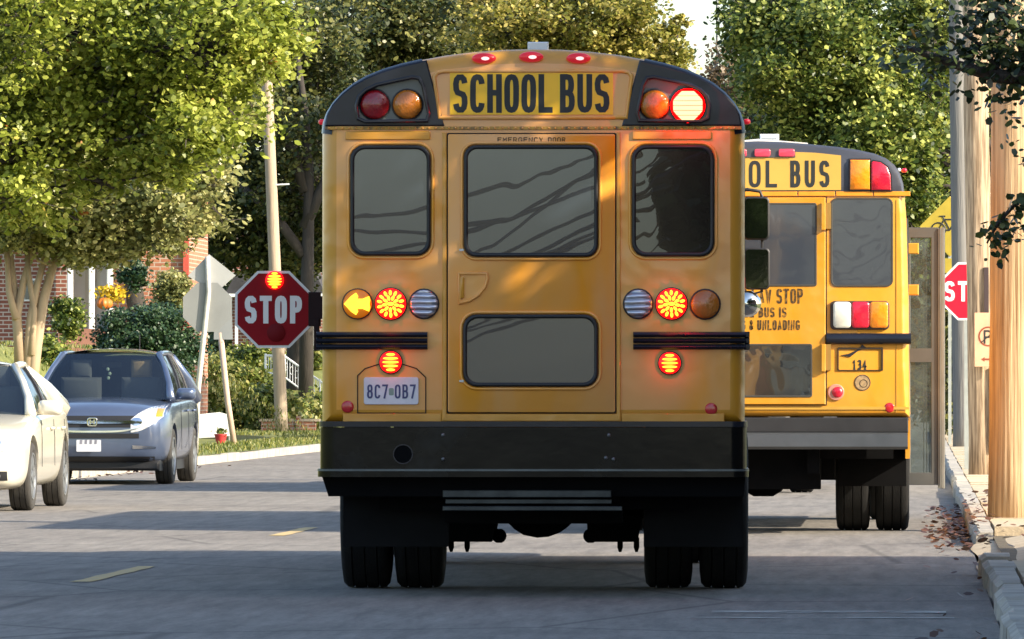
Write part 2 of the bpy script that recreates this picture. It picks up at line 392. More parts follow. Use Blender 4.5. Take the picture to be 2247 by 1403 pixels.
BARKL = mat('pale_smooth_bark', (.44, .33, .21), .75, var=.1, ns=4, col2=(.30, .22, .14), thr=(.45, .7), stretch=(2, 2, .6))
POSTG = mat('galvanised_post', (.40, .42, .38), .5, .3, var=.15, ns=14, stretch=(1, 1, .5))
ASPH = mat('asphalt', (.275, .248, .216), .88, var=0, ns=.35, col2=(.36, .33, .285), bump=.5, bs=90)
def asphalt(m):
    n = m.node_tree; L = n.links; b = n.nodes['Principled BSDF']; src = b.inputs['Base Color'].links[0].from_socket
    tc = n.nodes.new('ShaderNodeTexCoord')
    f = n.nodes.new('ShaderNodeTexNoise'); f.inputs['Scale'].default_value = 26; f.inputs['Detail'].default_value = 8; f.inputs['Roughness'].default_value = .75; L.new(tc.outputs['Object'], f.inputs['Vector'])
    r = n.nodes.new('ShaderNodeValToRGB'); r.color_ramp.elements[0].position = .35; r.color_ramp.elements[0].color = (.62, .62, .64, 1); r.color_ramp.elements[1].position = .68; r.color_ramp.elements[1].color = (1.0, 1.0, 1.0, 1)
    L.new(f.outputs[0], r.inputs[0]); mx = n.nodes.new('ShaderNodeMixRGB'); mx.blend_type = 'MULTIPLY'; mx.inputs[0].default_value = 1
    L.new(src, mx.inputs[1]); L.new(r.outputs[0], mx.inputs[2])
    mq = n.nodes.new('ShaderNodeMapping'); mq.inputs['Scale'].default_value = (1, .09, 1); L.new(tc.outputs['Object'], mq.inputs[0])
    g = n.nodes.new('ShaderNodeTexNoise'); g.inputs['Scale'].default_value = 7; g.inputs['Detail'].default_value = 9; g.inputs['Roughness'].default_value = .72; L.new(mq.outputs[0], g.inputs['Vector'])
    rg_ = n.nodes.new('ShaderNodeValToRGB'); rg_.color_ramp.elements[0].position = .33; rg_.color_ramp.elements[0].color = (.56, .56, .57, 1); rg_.color_ramp.elements[1].position = .66; rg_.color_ramp.elements[1].color = (1.0, 1.0, 1.0, 1)
    L.new(g.outputs[0], rg_.inputs[0]); m3 = n.nodes.new('ShaderNodeMixRGB'); m3.blend_type = 'MULTIPLY'; m3.inputs[0].default_value = 1; L.new(mx.outputs[0], m3.inputs[1]); L.new(rg_.outputs[0], m3.inputs[2]); mx = m3
    # faint cracks and sealed seams running across the street
    mp = n.nodes.new('ShaderNodeMapping'); mp.inputs['Scale'].default_value = (.25, .16, 1); L.new(tc.outputs['Object'], mp.inputs[0])
    v = n.nodes.new('ShaderNodeTexVoronoi'); v.feature = 'DISTANCE_TO_EDGE'; v.inputs['Scale'].default_value = 1.2; L.new(mp.outputs[0], v.inputs['Vector'])
    r2 = n.nodes.new('ShaderNodeValToRGB'); r2.color_ramp.elements[0].position = .004; r2.color_ramp.elements[0].color = (.62, .62, .62, 1); r2.color_ramp.elements[1].position = .012
    L.new(v.outputs['Distance'], r2.inputs[0]); m2 = n.nodes.new('ShaderNodeMixRGB'); m2.blend_type = 'MULTIPLY'; m2.inputs[0].default_value = 1
    L.new(mx.outputs[0], m2.inputs[1]); L.new(r2.outputs[0], m2.inputs[2]); L.new(m2.outputs[0], b.inputs['Base Color'])
asphalt(ASPH)
CONC = mat('sidewalk_concrete', (.40, .32, .21), .9, var=0, ns=1.6, col2=(.56, .46, .32), bump=.4, bs=30)
KERB = mat('kerb_stone', (.26, .245, .215), .9, var=0, ns=3, col2=(.50, .45, .37), bump=.8, bs=12)
GRASSM = mat('lawn', (.08, .10, .02), .95, var=0, ns=1.2, col2=(.20, .21, .05), bump=1, bs=25)
SOIL = mat('soil', (.10, .08, .05), .95, var=.3, bump=1, bs=12)
PAINTY = mat('road_paint_yellow', (.62, .42, .14), .8, var=0, ns=6, col2=(.40, .33, .2))
def sun_streak_white():  # pale patchy paint standing in for a streak of sunlight
    m = mat('sun_streak_pale', (.55, .54, .48), .85, var=0, ns=2, col2=(.35, .35, .33)); n = m.node_tree; L = n.links
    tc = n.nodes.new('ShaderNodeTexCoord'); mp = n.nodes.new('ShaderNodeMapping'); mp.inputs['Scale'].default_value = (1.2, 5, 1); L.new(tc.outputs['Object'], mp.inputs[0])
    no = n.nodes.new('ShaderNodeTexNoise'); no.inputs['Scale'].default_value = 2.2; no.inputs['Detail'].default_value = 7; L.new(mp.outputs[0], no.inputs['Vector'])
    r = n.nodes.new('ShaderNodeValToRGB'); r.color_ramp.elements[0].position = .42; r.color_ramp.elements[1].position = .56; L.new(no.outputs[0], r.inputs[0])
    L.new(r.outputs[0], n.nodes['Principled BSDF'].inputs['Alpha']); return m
SUNSTREAK = sun_streak_white()
def brick(name, c1, c2, mort, sc=1.):
    m = bpy.data.materials.new(name); m.use_nodes = True; n = m.node_tree; L = n.links; b = n.nodes['Principled BSDF']; b.inputs['Roughness'].default_value = .85
    tc = n.nodes.new('ShaderNodeTexCoord'); sp = n.nodes.new('ShaderNodeSeparateXYZ'); L.new(tc.outputs['Object'], sp.inputs[0])
    a = n.nodes.new('ShaderNodeMath'); a.operation = 'ADD'; L.new(sp.outputs[0], a.inputs[0]); L.new(sp.outputs[1], a.inputs[1])
    c = n.nodes.new('ShaderNodeCombineXYZ'); L.new(a.outputs[0], c.inputs[0]); L.new(sp.outputs[2], c.inputs[1])
    t = n.nodes.new('ShaderNodeTexBrick'); t.inputs['Scale'].default_value = 1; t.inputs['Brick Width'].default_value = .24*sc; t.inputs['Row Height'].default_value = .085*sc; t.inputs['Mortar Size'].default_value = .012*sc
    t.inputs['Color1'].default_value = (*c1, 1); t.inputs['Color2'].default_value = (*c2, 1); t.inputs['Mortar'].default_value = (*mort, 1); t.inputs['Bias'].default_value = -.1
    L.new(c.outputs[0], t.inputs['Vector']); L.new(t.outputs[0], b.inputs['Base Color'])
    bp = n.nodes.new('ShaderNodeBump'); bp.inputs['Strength'].default_value = .6; bp.inputs['Distance'].default_value = .01; bp.invert = True; L.new(t.outputs['Fac'], bp.inputs['Height']); L.new(bp.outputs[0], b.inputs['Normal'])
    return m
BRK = brick('orange_brick', (.42, .17, .09), (.30, .11, .06), (.42, .34, .26))
BRKD = brick('dark_red_brick', (.24, .08, .05), (.16, .06, .045), (.42, .38, .34))
LF_NEAR = leafmat('leaf_maple_yellow_green', (.05, .08, .012), (.25, .30, .035), (.62, .64, .14), 1.1, .42, red=1)
LF_MYR = leafmat('leaf_myrtle', (.08, .10, .035), (.23, .235, .07), (.48, .44, .18), .7, .3)
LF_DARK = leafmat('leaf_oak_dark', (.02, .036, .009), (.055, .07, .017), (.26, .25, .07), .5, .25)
LF_YEL = leafmat('leaf_autumn_yellow', (.07, .09, .012), (.24, .23, .035), (.62, .50, .15), .4, .35)
LF_R = leafmat('leaf_right_green', (.014, .035, .008), (.10, .145, .022), (.54, .56, .13), .6, .35)
LF_BRN = leafmat('leaf_brown_green', (.05, .04, .02), (.10, .07, .035), (.22, .15, .07), .5, .3)
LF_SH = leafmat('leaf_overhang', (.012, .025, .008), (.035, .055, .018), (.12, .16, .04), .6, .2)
LF_JUN = leafmat('leaf_juniper', (.01, .03, .012), (.03, .065, .025), (.08, .13, .05), 1., .15)
LF_HED = leafmat('leaf_hedge', (.05, .08, .01), (.14, .17, .03), (.36, .32, .10), 1.2, .3)
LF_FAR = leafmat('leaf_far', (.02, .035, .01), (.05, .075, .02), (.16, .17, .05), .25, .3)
LF_FALL = leafmat('leaf_fallen', (.035, .014, .008), (.09, .035, .015), (.20, .10, .05), 3., .1)
LF_FLOW = leafmat('leaf_flowers', (.3, .2, .01), (.6, .4, .02), (.75, .6, .05), 3., .2)
# ------------------------------------------------------------------ setting: ground, road, kerbs, sidewalk
KX = .42
MB().add([(-900, -300, -.06), (900, -300, -.06), (900, 2500, -.06), (-900, 2500, -.06)], [(0, 1, 2, 3)]).build('ground', SOIL)['kind'] = 'structure'
def strip(name, m, x0, x1, y0, y1, z, nx=1, ny=40):
    o = MB().grid(lambda u, v: (x0+(x1-x0)*u, y0+(y1-y0)*v, z), nx, ny).build(name, m); o['kind'] = 'structure'; return o
strip('road', ASPH, -10.95, KX-.0, -60, 420, 0)
def kerb(name, x0, x1, y0, y1, seg, seed, chip=.03):
    rg = random.Random(seed); b = MB(); y = y0
    while y < y1:
        l = seg*rg.uniform(.8, 1.2); e = min(y+l, y1); j = lambda: rg.uniform(-chip, chip)*.6
        xa, xb = x0+j(), x1+j()*.3; zt = .125+j()*.5
        r = []
        for yy in (y+.012, y+.05, e-.05, e-.012):
            s = .015 if yy in (y+.012, e-.012) else 0
            r.append([(xa+s, yy, -.05), (xa+s+.005, yy, zt-.03-s+j()*.3), (xa+.04+s, yy, zt-s), (xb, yy, zt-s), (xb, yy, -.05)])
        b.loft(r); y = e
    o = b.build(name, KERB); o['kind'] = 'structure'; return o
kerb('kerb_right', KX, KX+.17, 14, 47.2, 1.5, 1, .06)
kerb('kerb_right', KX, KX+.17, 55.5, 190, 2.2, 2)
kerb('kerb_left', -11.12, -10.95, 20, 260, 2.4, 3)
# worn concrete lip where the kerb is missing
rg = random.Random(5)
for (ya, yb, nm) in ((47.2, 55.5, 'driveway_apron'),):
    def ap(u, v):
        x = KX-.02*math.sin(v*9)+u*2.6; return (x, ya+(yb-ya)*v, .008+.112*min(1, u*4.5))
    MB().grid(ap, 16, 20).build(nm, CONC)['kind'] = 'structure'
# sidewalk slabs with open joints
b = MB(); y = 14.; rg = random.Random(8)
while y < 190:
    l = rg.uniform(1.3, 1.7); t = rg.uniform(-.008, .012)
    if not (47.2-l < y < 55.5):
        x0 = KX+.185; b.box(x0, x0+2.3, y+.012, y+l-.012, .0, .12+t)
    y += l
b.build('sidewalk', CONC)['kind'] = 'structure'
strip('sidewalk_bed', SOIL, KX+.17, KX+2.6, 14, 190, .06)
strip('sidewalk_left', CONC, -13.2, -12.2, 20, 100, .135)
strip('yard_right', GRASSM, KX+2.6, 60, 14, 400, .10)
# left verge and terraced lawn
def bank(u, v):
    x = -11.12-u*30; Y = 20+v*380
    d = -12.9-x; k = max(0, min(1, d/2.6))**1.1; h = .12+1.8*k*max(0, min(1, (132-Y)/5.))+1.5*k*max(0, min(1, (Y-181)/6.))
    return (x, Y, h+.05*math.sin(x*2.1+Y*.7)*min(1, max(0, d)))
MB().grid(lambda u, v: bank(u**1.6, v), 40, 190).build('lawn_bank', GRASSM, smooth=True)['kind'] = 'structure'
# yellow centre dashes
def dash(y0, y1, xc, wd, m, nm, z=.004):
    b = MB(); n = 8; rg = random.Random(int(y0*10))
    L_ = [(xc-wd/2+rg.uniform(-.012, .012), y0+(y1-y0)*k/n, z) for k in range(n+1)]; R_ = [(xc+wd/2+rg.uniform(-.012, .012), y0+(y1-y0)*k/n, z) for k in range(n+1)]
    b.add(L_+R_, [(k, k+1, n+2+k, n+1+k) for k in range(n)]); o = b.build(nm, m); o['kind'] = 'structure'
for y0, y1 in ((29.5, 32.6), (45.0, 48.9), (58.9, 62.3), (73, 76), (87.4, 90.4), (102, 105)):
    dash(y0, y1, -5.17, .13, PAINTY, 'road_dash_or_sun_streak')
strip('road_dash_or_sun_streak', SUNSTREAK, -1.1, .16, 39.1, 39.42, .004, 6, 2)  # streak of sunlight across the road, painted as a pale strip
strip('road_dash_or_sun_streak', SUNSTREAK, -1.2, .20, 38.2, 38.34, .004, 6, 2)  # second, thinner painted streak of sunlight

def ribbed(m):
    n = m.node_tree; L = n.links; b = n.nodes['Principled BSDF']; tc = n.nodes.new('ShaderNodeTexCoord')
    wv = n.nodes.new('ShaderNodeTexWave'); wv.bands_direction = 'Z'; wv.inputs['Scale'].default_value = 9.5; wv.inputs['Distortion'].default_value = 1.2; wv.inputs['Detail'].default_value = 2; L.new(tc.outputs['Object'], wv.inputs['Vector'])
    cr = n.nodes.new('ShaderNodeValToRGB'); cr.color_ramp.elements[0].color = (.26, .26, .30, 1); cr.color_ramp.elements[1].color = (.62, .63, .70, 1); cr.color_ramp.elements[0].position = .25; cr.color_ramp.elements[1].position = .8
    L.new(wv.outputs[0], cr.inputs[0]); L.new(cr.outputs[0], b.inputs['Base Color']); bp = n.nodes.new('ShaderNodeBump'); bp.inputs['Strength'].default_value = .7; bp.inputs['Distance'].default_value = .01
    L.new(wv.outputs[0], bp.inputs['Height']); L.new(bp.outputs[0], b.inputs['Normal'])
ribbed(CLRL)
# ------------------------------------------------------------------ school buses
B1Y = 42.0; B1S = F/B1Y
bus = thing('school_bus', 'school bus in the middle of the street with lit brake lights and arrow signal', 'school bus', ((1170-VX)/B1S, B1Y, 0), 0, 'school buses')
bus.rotation_euler.z = math.atan((VX-1480)/F)
def bx(px): return (px-1170)/B1S
def bz(py): return HC+(VY-py)/B1S
def P(l): return [(bx(a), bz(b)) for a, b in l]
def R(x0, x1, y0, y1, r=0, n=5): return rrect(bx(x0), bx(x1), bz(y1), bz(y0), r/B1S, n) if r else P([(x0, y1), (x1, y1), (x1, y0), (x0, y0)])
def Cc(x, y, r, r2=None, n=24): return circ(bx(x), bz(y), r/B1S, (r2 or r)/B1S, n)
# body shell -----------------------------------------------------------
roofL = [(705, 292), (708, 268), (716, 246), (730, 224), (750, 202), (775, 182), (805, 165), (840, 151), (880, 139), (925, 129), (980, 119), (1040, 112), (1105, 107)]
roofR = [(2340-a, b) for a, b in roofL[::-1]]
prof = [(705, 932)] + [(705, k) for k in (780, 620, 450)] + roofL + [(1170, 105.5)] + roofR + [(1635, k) for k in (450, 620, 780)] + [(1635, 932)]
PR = P(prof)
def shell(PR, L, y0=0, r=.085):
    rings = []
    for y, d in ((y0, r), (y0+.006, r*.72), (y0+.022, r*.42), (y0+.048, r*.16), (y0+.085, 0), (L-.1, 0), (L-.03, .05), (L, .12)):
        q = inset(PR, d) if d else PR
        q = [(x, max(z, PR[0][1])) for x, z in q]
        rings.append([(x, y, z) for x, z in q])
    return MB().loft(rings)
body = shell(PR, 9.0).build('body', YEL, bus, smooth=35)
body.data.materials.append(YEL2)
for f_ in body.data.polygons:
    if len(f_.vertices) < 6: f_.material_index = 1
# lower side skirts and the hood in front
b = MB()
for s in (-1, 1):
    xa, xb = sorted((s*1.215, s*1.17))
    b.box(xa, xb, .5, 1.05, .66, .97); b.box(xa, xb, 3.15, 8.9, .62, .97)
b.build('side_skirt', YEL, bus)
hb = MB(); hb.loft([[(x*k, y, z*f) for x, z in rrect(-1.02, 1.02, .62, 1.62, .16)] for y, k, f in ((8.9, 1, 1), (9.8, .97, .97), (10.35, .9, .92), (10.5, .8, .88))]); hb.build('hood', YEL, bus, smooth=40)
# black roof rim along both sides of the rear
# black corner caps
capL = [(712, 276), (716, 252), (728, 229), (748, 207), (773, 187), (803, 170), (838, 156), (878, 144), (923, 134), (936, 131), (975, 276)]
for s in (0, 1):
    o = capL if not s else [(2340-a, b_) for a, b_ in capL[::-1]]
    k = MB().plate(P(o), -.012, .05, .008).build('roof_corner_cap', BLK, bus, smooth=30)
    # cap wraps round the roof corner
    w_ = MB(); ro = roofL[:10] if not s else roofR[3:]
    q = P(ro); q2 = [(x*1.003, z+.003) for x, z in q]
    rr = []
    for y, d in ((.002, .082), (.022, .034), (.048, .012), (.085, -.003), (.55, -.003)):
        rr.append([(x, y, z) for x, z in [(a[0]-(a[0])/max(abs(a[0]), .5)*d*.75*min(1, abs(a[0])/.9+.05), a[1]-d*max(.12, min(1, (a[1]-bz(292))/.36))) for a in q2]])
    w_.loft(rr, closed=False).build('cap_wrap', BLK, k, smooth=True)
REDH = mat('red_lens_blazing', (.7, .01, .01), .3, var=.1, em=(1, .0, .0), es=4)
# light hoods -----------------------------------------------------------
hoodL = [(782, 262), (778, 232), (784, 210), (800, 194), (826, 182), (862, 174), (905, 165), (922, 168), (932, 186), (945, 250), (940, 268), (800, 270)]
for s in (0, 1):
    o = hoodL if not s else [(2340-a, c) for a, c in hoodL[::-1]]
    O = P(o); h = MB().frame(O, inset(O, .020), -.060, -.010, .006).build('light_hood', BLK, bus, smooth=40)
    MB().plate(inset(O, .019), -.016, -.011).build('hood_back', MATS['hood_back_grey'] if s else mat('hood_back_grey', (.07, .085, .09), .35, var=.2, coat=.3), h)
def lamp(px, py, r, lens_m, name='lamp', dep=.03, y=-.012, base=True, parent=None, rz=None):
    p = parent or bus
    if base:
        o = MB().plate(Cc(px, py, r+2.5), y-.010, y+.012, .004).build(name, BPLAS, p, smooth=40)
        MB().lens(bx(px), bz(py), r/B1S, r/B1S, y-.010, dep).build('lens', lens_m, o, smooth=True); return o
    return MB().lens(bx(px), bz(py), r/B1S, r/B1S, y, dep).build(name, lens_m, p, smooth=True)
lamp(822, 229, 33, REDL, 'warning_lamp', .035, -.018); lamp(894, 229, 33, AMBL, 'warning_lamp', .035, -.018)
lamp(1437, 230, 33, AMBL, 'warning_lamp', .035, -.018)
lt = lamp(1510, 232, 38, REDH, 'warning_lamp', .030, -.020); tag(lt, 'red warning lamp shining bright')
def leds(o, els, m, y):
    b = MB()
    for px, py, rx, ry in els: b.plate(Cc(px, py, rx, ry, 14), y, y+.008, .0)
    return b.build('led_cluster', m, o)
els = []
for j, hw in ((-24, 17), (-16, 25), (-8, 29), (0, 31), (8, 31), (16, 27), (24, 18)):
    n = int(hw*2//9)
    for i in range(n): els.append((1510-hw+4.5+i*(2*hw-9)/(max(1, n-1)), 232+j, 4.3, 3.8))
els = els[::1]
b = MB(); ocw = lambda j: min(32., 45.-abs(j)) if abs(j) > 13 else 32.
for k in range(6):
    j0, j1 = -32+k*10.7+.6, -32+(k+1)*10.7-.6
    b.plate(P([(1510-ocw(j1), 232+j1), (1510+ocw(j1), 232+j1), (1510+ocw(j0), 232+j0), (1510-ocw(j0), 232+j0)]), -.062, -.05)
b.build('led_cluster', LEDW, lt)
def glow(px, py, y, w_, col=(1, .01, .005)):
    l = bpy.data.lights.new('lamp_glow', 'POINT'); l.energy = w_; l.color = (1, 0, 0); l.shadow_soft_size = 0
    o = bpy.data.objects.new('lamp_glow', l); COL.objects.link(o); o.parent = bus; o.location = (bx(px), y, bz(py))
glow(1510, 232, -.17, 2.2)
# lower row of lamps
def rows(cx, cy, r, n, skip=None):
    e = []
    for k in range(n):
        j = -r*.8+1.6*r*k/(n-1); hw = math.sqrt(max(0, r*r*.9-j*j)); e.append((cx, cy+j, hw*.92, r*.8/n*.86))
    return e
am = lamp(784, 667, 32, AMBG, 'turn_signal', .016); tag(am, 'amber turn signal lit as an arrow')
arrow = [(-31, 0), (-14, -20), (-2, -29), (3, -20), (1, -13), (14, -13), (29, -20), (32, -9), (30, 0), (32, 9), (29, 20), (14, 13), (1, 13), (3, 20), (-2, 29), (-14, 20)]
b = MB(); cxp = 784
b.plate(P([(cxp-1+a*.92, 667+c*.84) for a, c in arrow][::-1]), -.044, -.03); b.build('led_cluster', LEDY, am)
for px in (857, 1474):
    glow(px, 667, -.10, .16); lr = lamp(px, 667, 34, REDG, 'brake_light', .016); tag(lr, 'red brake light lit'); e = []
    for rr_, n in ((24.5, 14), (13.5, 9)):
        for i in range(n):
            a = 2*math.pi*i/n+.2; e.append((px+rr_*math.cos(a), 667+rr_*math.sin(a), 6.0, 4.6))
    e += [(px, 667, 8, 6)]
    b = MB()
    for (qx, qy, rx, ry) in e:
        a0 = math.atan2(qy-667, qx-px); pts = []
        for t in range(10):
            t_ = 2*math.pi*t/10; u, v = rx*math.cos(t_), ry*math.sin(t_)*.72
            pts.append((qx+u*math.cos(a0)-v*math.sin(a0), qy+u*math.sin(a0)+v*math.cos(a0)))
        b.plate(P(pts[::-1]), -.044, -.034)
    b.build('led_cluster', LEDY, lr)
for px in (930, 1401): lamp(px, 667, 31.5, CLRL, 'reversing_light', .02)
tag(lamp(1548, 668, 32, AMBL, 'turn_signal', .03), 'unlit dark amber turn signal')
for px, py in ((857, 795), (1470, 797)):
    glow(px, py, -.09, .16); lr = lamp(px, py, 24, REDG, 'tail_light', .012); leds(lr, rows(px, py, 21, 5), LEDY, -.040)
for px, py in ((762, 893), (1561, 898)): lamp(px, py, 13.5, REFL, 'reflector', .006, -.004, base=False)
for px, py in ((1062, 127), (1166, 124), (1270, 127)):
    m_ = MB().lens(bx(px), bz(py), 27/B1S, 12/B1S, -.004, .03).build('marker_light', REDG2, bus, smooth=True)
    MB().plate(Cc(px+3, py+1, 9, 4, 12), -.040, -.02).build('led_cluster', LEDP, m_)
# fill strip under the roof lights: panel with rounded recess
rec = P([(960, 262), (948, 166), (958, 154), (975, 151), (1365, 151), (1382, 154), (1391, 166), (1379, 262)])
MB().frame(rec, inset(rec, .022), -.014, .004, .006).build('sign_recess_rim', YEL, bus, smooth=50)
sp = MB().plate(R(987, 1346, 157, 251), -.008, .002).build('sign_panel', SIGNY, bus)
tb = MB(); text(tb, 'SCHOOL', bx(994), bx(1214), bz(247), bz(162), 12.5/B1S, -.009, .17); text(tb, 'BUS', bx(1229), bx(1338), bz(247), bz(162), 12.5/B1S, -.009, .17)
tb.build('sign_lettering', INK, sp)
# seam strips, door, ridges
MB().plate(R(712, 1628, 277, 284), -.009, .002, .002).build('rivet_strip', WORN, bus)
b = MB(); rg = random.Random(3)
for i in range(62):
    px = 722+i*14.6+rg.uniform(-1, 1); b.lens(bx(px), bz(280.5), 2.6/B1S, 2.6/B1S, -.009, .005, 8, 2)
b.build('rivet_row', YEL, bus, smooth=True)
MB().plate(R(757, 944, 287, 306, 3), -.012, .002, .004).build('top_trim', YEL2, bus); MB().plate(R(1388, 1562, 287, 306, 3), -.012, .002, .004).build('top_trim', YEL2, bus)
door = MB().plate(R(983, 1350, 294, 905, 4), -.016, .002, .005).build('rear_door', YEL, bus, smooth=40)
MB().frame(R(980, 1353, 291, 908, 4), R(983, 1350, 294, 905, 4), -.003, .002).build('seam', SEAM, door)
for x0, x1 in ((970, 979.5), (1354, 1362)): MB().plate(R(x0, x1, 290, 924), -.014, .002, .004).build('door_post', YEL2, bus)
MB().plate(R(969, 1363, 909, 925), -.013, .002, .004).build('door_sill', YEL2, bus)
MB().plate(R(752, 968, 908, 926), -.008, .002, .003).build('lower_trim', YEL2, bus); MB().plate(R(1364, 1590, 908, 926), -.008, .002, .003).build('lower_trim', YEL2, bus)
for w_, xa, xb in (('EMERGENCY', 1092, 1192), ('DOOR', 1203, 1241)): tb = MB(); text(tb, w_, bx(xa), bx(xb), bz(312), bz(301), 1.9/B1S, -.017, .3); tb.build('door_lettering', INKW, door)
def window(x0, x1, y0, y1, r, parent, y, gm, ridge=8):
    g = MB().frame(R(x0, x1, y0, y1, r), R(x0+9, x1-9, y0+9, y1-9, r-6), y-.022, y+.002, .007).build('window', GASK, parent, smooth=50)
    MB().frame(R(x0-ridge, x1+ridge, y0-ridge, y1+ridge, r+ridge), R(x0-1, x1+1, y0-1, y1+1, r+1), y-.012, y+.002, .006).build('window_flange', YEL, g, smooth=50)
    MB().plate(R(x0+7, x1-7, y0+7, y1-7, r-5), y-.010, y-.002).build('pane', gm, g)
    return g
window(1018, 1313, 318, 564, 26, door, -.016, GLASS); window(1016, 1313, 690, 849, 30, door, -.016, GLASS)
window(768, 945, 318, 561, 30, bus, 0, GLASS); window(1387, 1568, 318, 563, 30, bus, 0, GLASSR)
# door handle pocket
D_ = P([(1004, 597), (1070, 597), (1073, 612), (1067, 632), (1052, 650), (1032, 663), (1006, 669)])
h = MB().frame(D_, inset(D_, .016), -.032, -.015, .006).build('handle_pocket', YEL, door, smooth=60)
MB().plate(inset(D_, .015), -.0185, -.015).build('pocket_back', YEL, h)
MB().plate(R(1009, 1019, 607, 655, 4), -.032, -.016, .005).build('handle', YEL2, h, smooth=50)
for py in (546, 834): MB().plate(R(1008, 1018, py, py+5, 2), -.03, -.015).build('latch_pin', ALU, door)
# ribbed black rub rails
for x0, x1 in ((694, 938), (1390, 1638)):
    rr = MB()
    for ya, yb in ((728, 741), (742, 754), (755, 768)):
        rr.loft([[(x, y, z) for y, z in ((.0, bz(yb)), (-.032, bz(yb)+.004), (-.044, bz((ya+yb)/2)), (-.032, bz(ya)-.004), (.0, bz(ya)))] for x in (bx(x0), bx(x1))])
        sx = -1 if x0 < 1000 else 1
        xa, xb = sorted((sx*1.215, sx*1.248)); rr.box(xa, xb, -.02, 8.8, bz(yb), bz(ya), .004)
    rr.build('rub_rail', BLK, bus, smooth=35)
# licence plate in its housing
ho = P([(783, 908), (783, 824), (800, 808), (857, 790), (914, 808), (935, 828), (935, 908)])
MB().frame(ho, inset(ho, .006), -.006, .002, .002).build('plate_housing', SEAM, bus)
pl = MB().plate(R(798, 918, 828, 888, 5), -.012, .0, .002).build('licence_plate', PLATE, bus)
tb = MB(); text(tb, '8C7', bx(805), bx(851), bz(875), bz(844), 4.2/B1S, -.013, .3); text(tb, '0B7', bx(866), bx(912), bz(875), bz(844), 4.2/B1S, -.013, .3)
tb.build('plate_lettering', PINK, pl)
MB().plate(R(853, 864, 852, 868, 3), -.0135, -.012).build('registration_sticker', mat('sticker_green', (.2, .3, .25), .5), pl)
# strobe on the roof
st = MB().box(bx(1154), bx(1200), .5, .62, bz(106), bz(82), .006).build('roof_strobe', WHT, bus)
MB().box(bx(1150), bx(1204), .46, .66, bz(107), bz(103)).build('strobe_base', BPLAS, st)
for s in (-1, 1):
    MB().ball((s*1.235, .35, bz(262)), .022, .03, .018, 10, 6).build('side_marker_light', REDG2, bus, smooth=True)
    MB().box(s*1.22-.012, s*1.22+.012, 1.0, 1.04, bz(632), bz(603)).build('side_marker_light', REDG2, bus)
# bumper ------------------------------------------------------------------
bt = MB()
def bump_ring(z0, z1, yo, half, rc=.10):
    pts = []
    for k in range(7):
        a = rad(90*k/6); pts.append((-half+rc-rc*math.sin(math.pi/2-a), yo+rc-rc*math.cos(math.pi/2-a)))
    pts2 = [(-x, y) for x, y in pts[::-1]]
    line = [(-half, yo+.9)]+pts+pts2+[(half, yo+.9)]
    return line
def band(z0, z1, yo, half, tk=.03):
    L_ = bump_ring(z0, z1, yo, half); b = MB()
    R0 = [(x, y, z0) for x, y in L_]; R1 = [(x, y, z1) for x, y in L_]
    b.loft([R0, R1], closed=False); I0 = [(x*.97, y+tk, z0) for x, y in L_]; I1 = [(x*.97, y+tk, z1) for x, y in L_]
    b.loft([I0, R0], closed=False); b.loft([R1, I1], closed=False); b.loft([I1, I0], closed=False); return b
hw = (1637-700)/2/B1S; bpr = band(bz(1030), bz(938), -.075, hw).build('rear_bumper', BUMP, bus, smooth=50)
t_ = band(bz(937), bz(925), -.065, hw+.006); t_.build('bumper_top_trim', BLK, bpr, smooth=50)
lp = band(bz(1047), bz(1029), -.115, hw+.012, .06); lp.build('bumper_lip', BUMP, bpr, smooth=50)
band(bz(1034), bz(1029.5), -.119, hw+.014, .02).build('lip_highlight', mat('lip_highlight_grey', (.10, .115, .12), .35, .3, var=.35, ns=6), bpr, smooth=50)  # highlight along the lip, painted as a thin grey strip
b = MB().plate(Cc(885, 997, 20), -.078, -.074); b.build('exhaust_hole', DKF, bpr)
MB().frame(Cc(885, 997, 22), Cc(885, 997, 19.6), -.082, -.074).build('hole_rim', BLK, bpr)
b = MB()
for px, py in ((973, 955), (973, 1008), (1337, 955), (1347, 1008), (1330, 1005)): b.lens(bx(px), bz(py), .012, .012, -.075, .012, 10, 3)
b.build('bumper_bolts', GREYM, bpr, smooth=True)
# apron below the bumper, chassis, hitch bars
b = MB().plate(P([(720, 1090), (1633, 1090), (1636, 1047), (706, 1047)]), .0, .6); b.build('apron', DKF, bus)
b = MB(); b.box(-.5, -.38, .1, 8.5, .55, .72); b.box(.38, .5, .1, 8.5, .55, .72); b.box(-.9, .9, .3, .42, .5, .72); b.box(-1.0, 1.0, 3.2, 8.4, .62, .9); b.box(-.95, .95, .6, 3.1, .72, .93)
b.build('chassis_frame', DKF, bus)
b = MB(); b.box(bx(972), bx(1342), -.06, -.02, bz(1092), bz(1076), .004); b.box(bx(978), bx(1342), -.03, .0, bz(1105), bz(1097)); b.box(bx(972), bx(1366), -.07, .02, bz(1121), bz(1111), .004)
b.build('tow_bars', mat('worn_tow_bar', (.05, .055, .055), .45, .6, var=.4, ns=8), bus)
b = MB().plate(P([(972, 1112), (1366, 1112), (1366, 1150), (1290, 1152), (1050, 1152), (972, 1150)]), .3, .5); b.build('cross_member', DKF, bus)
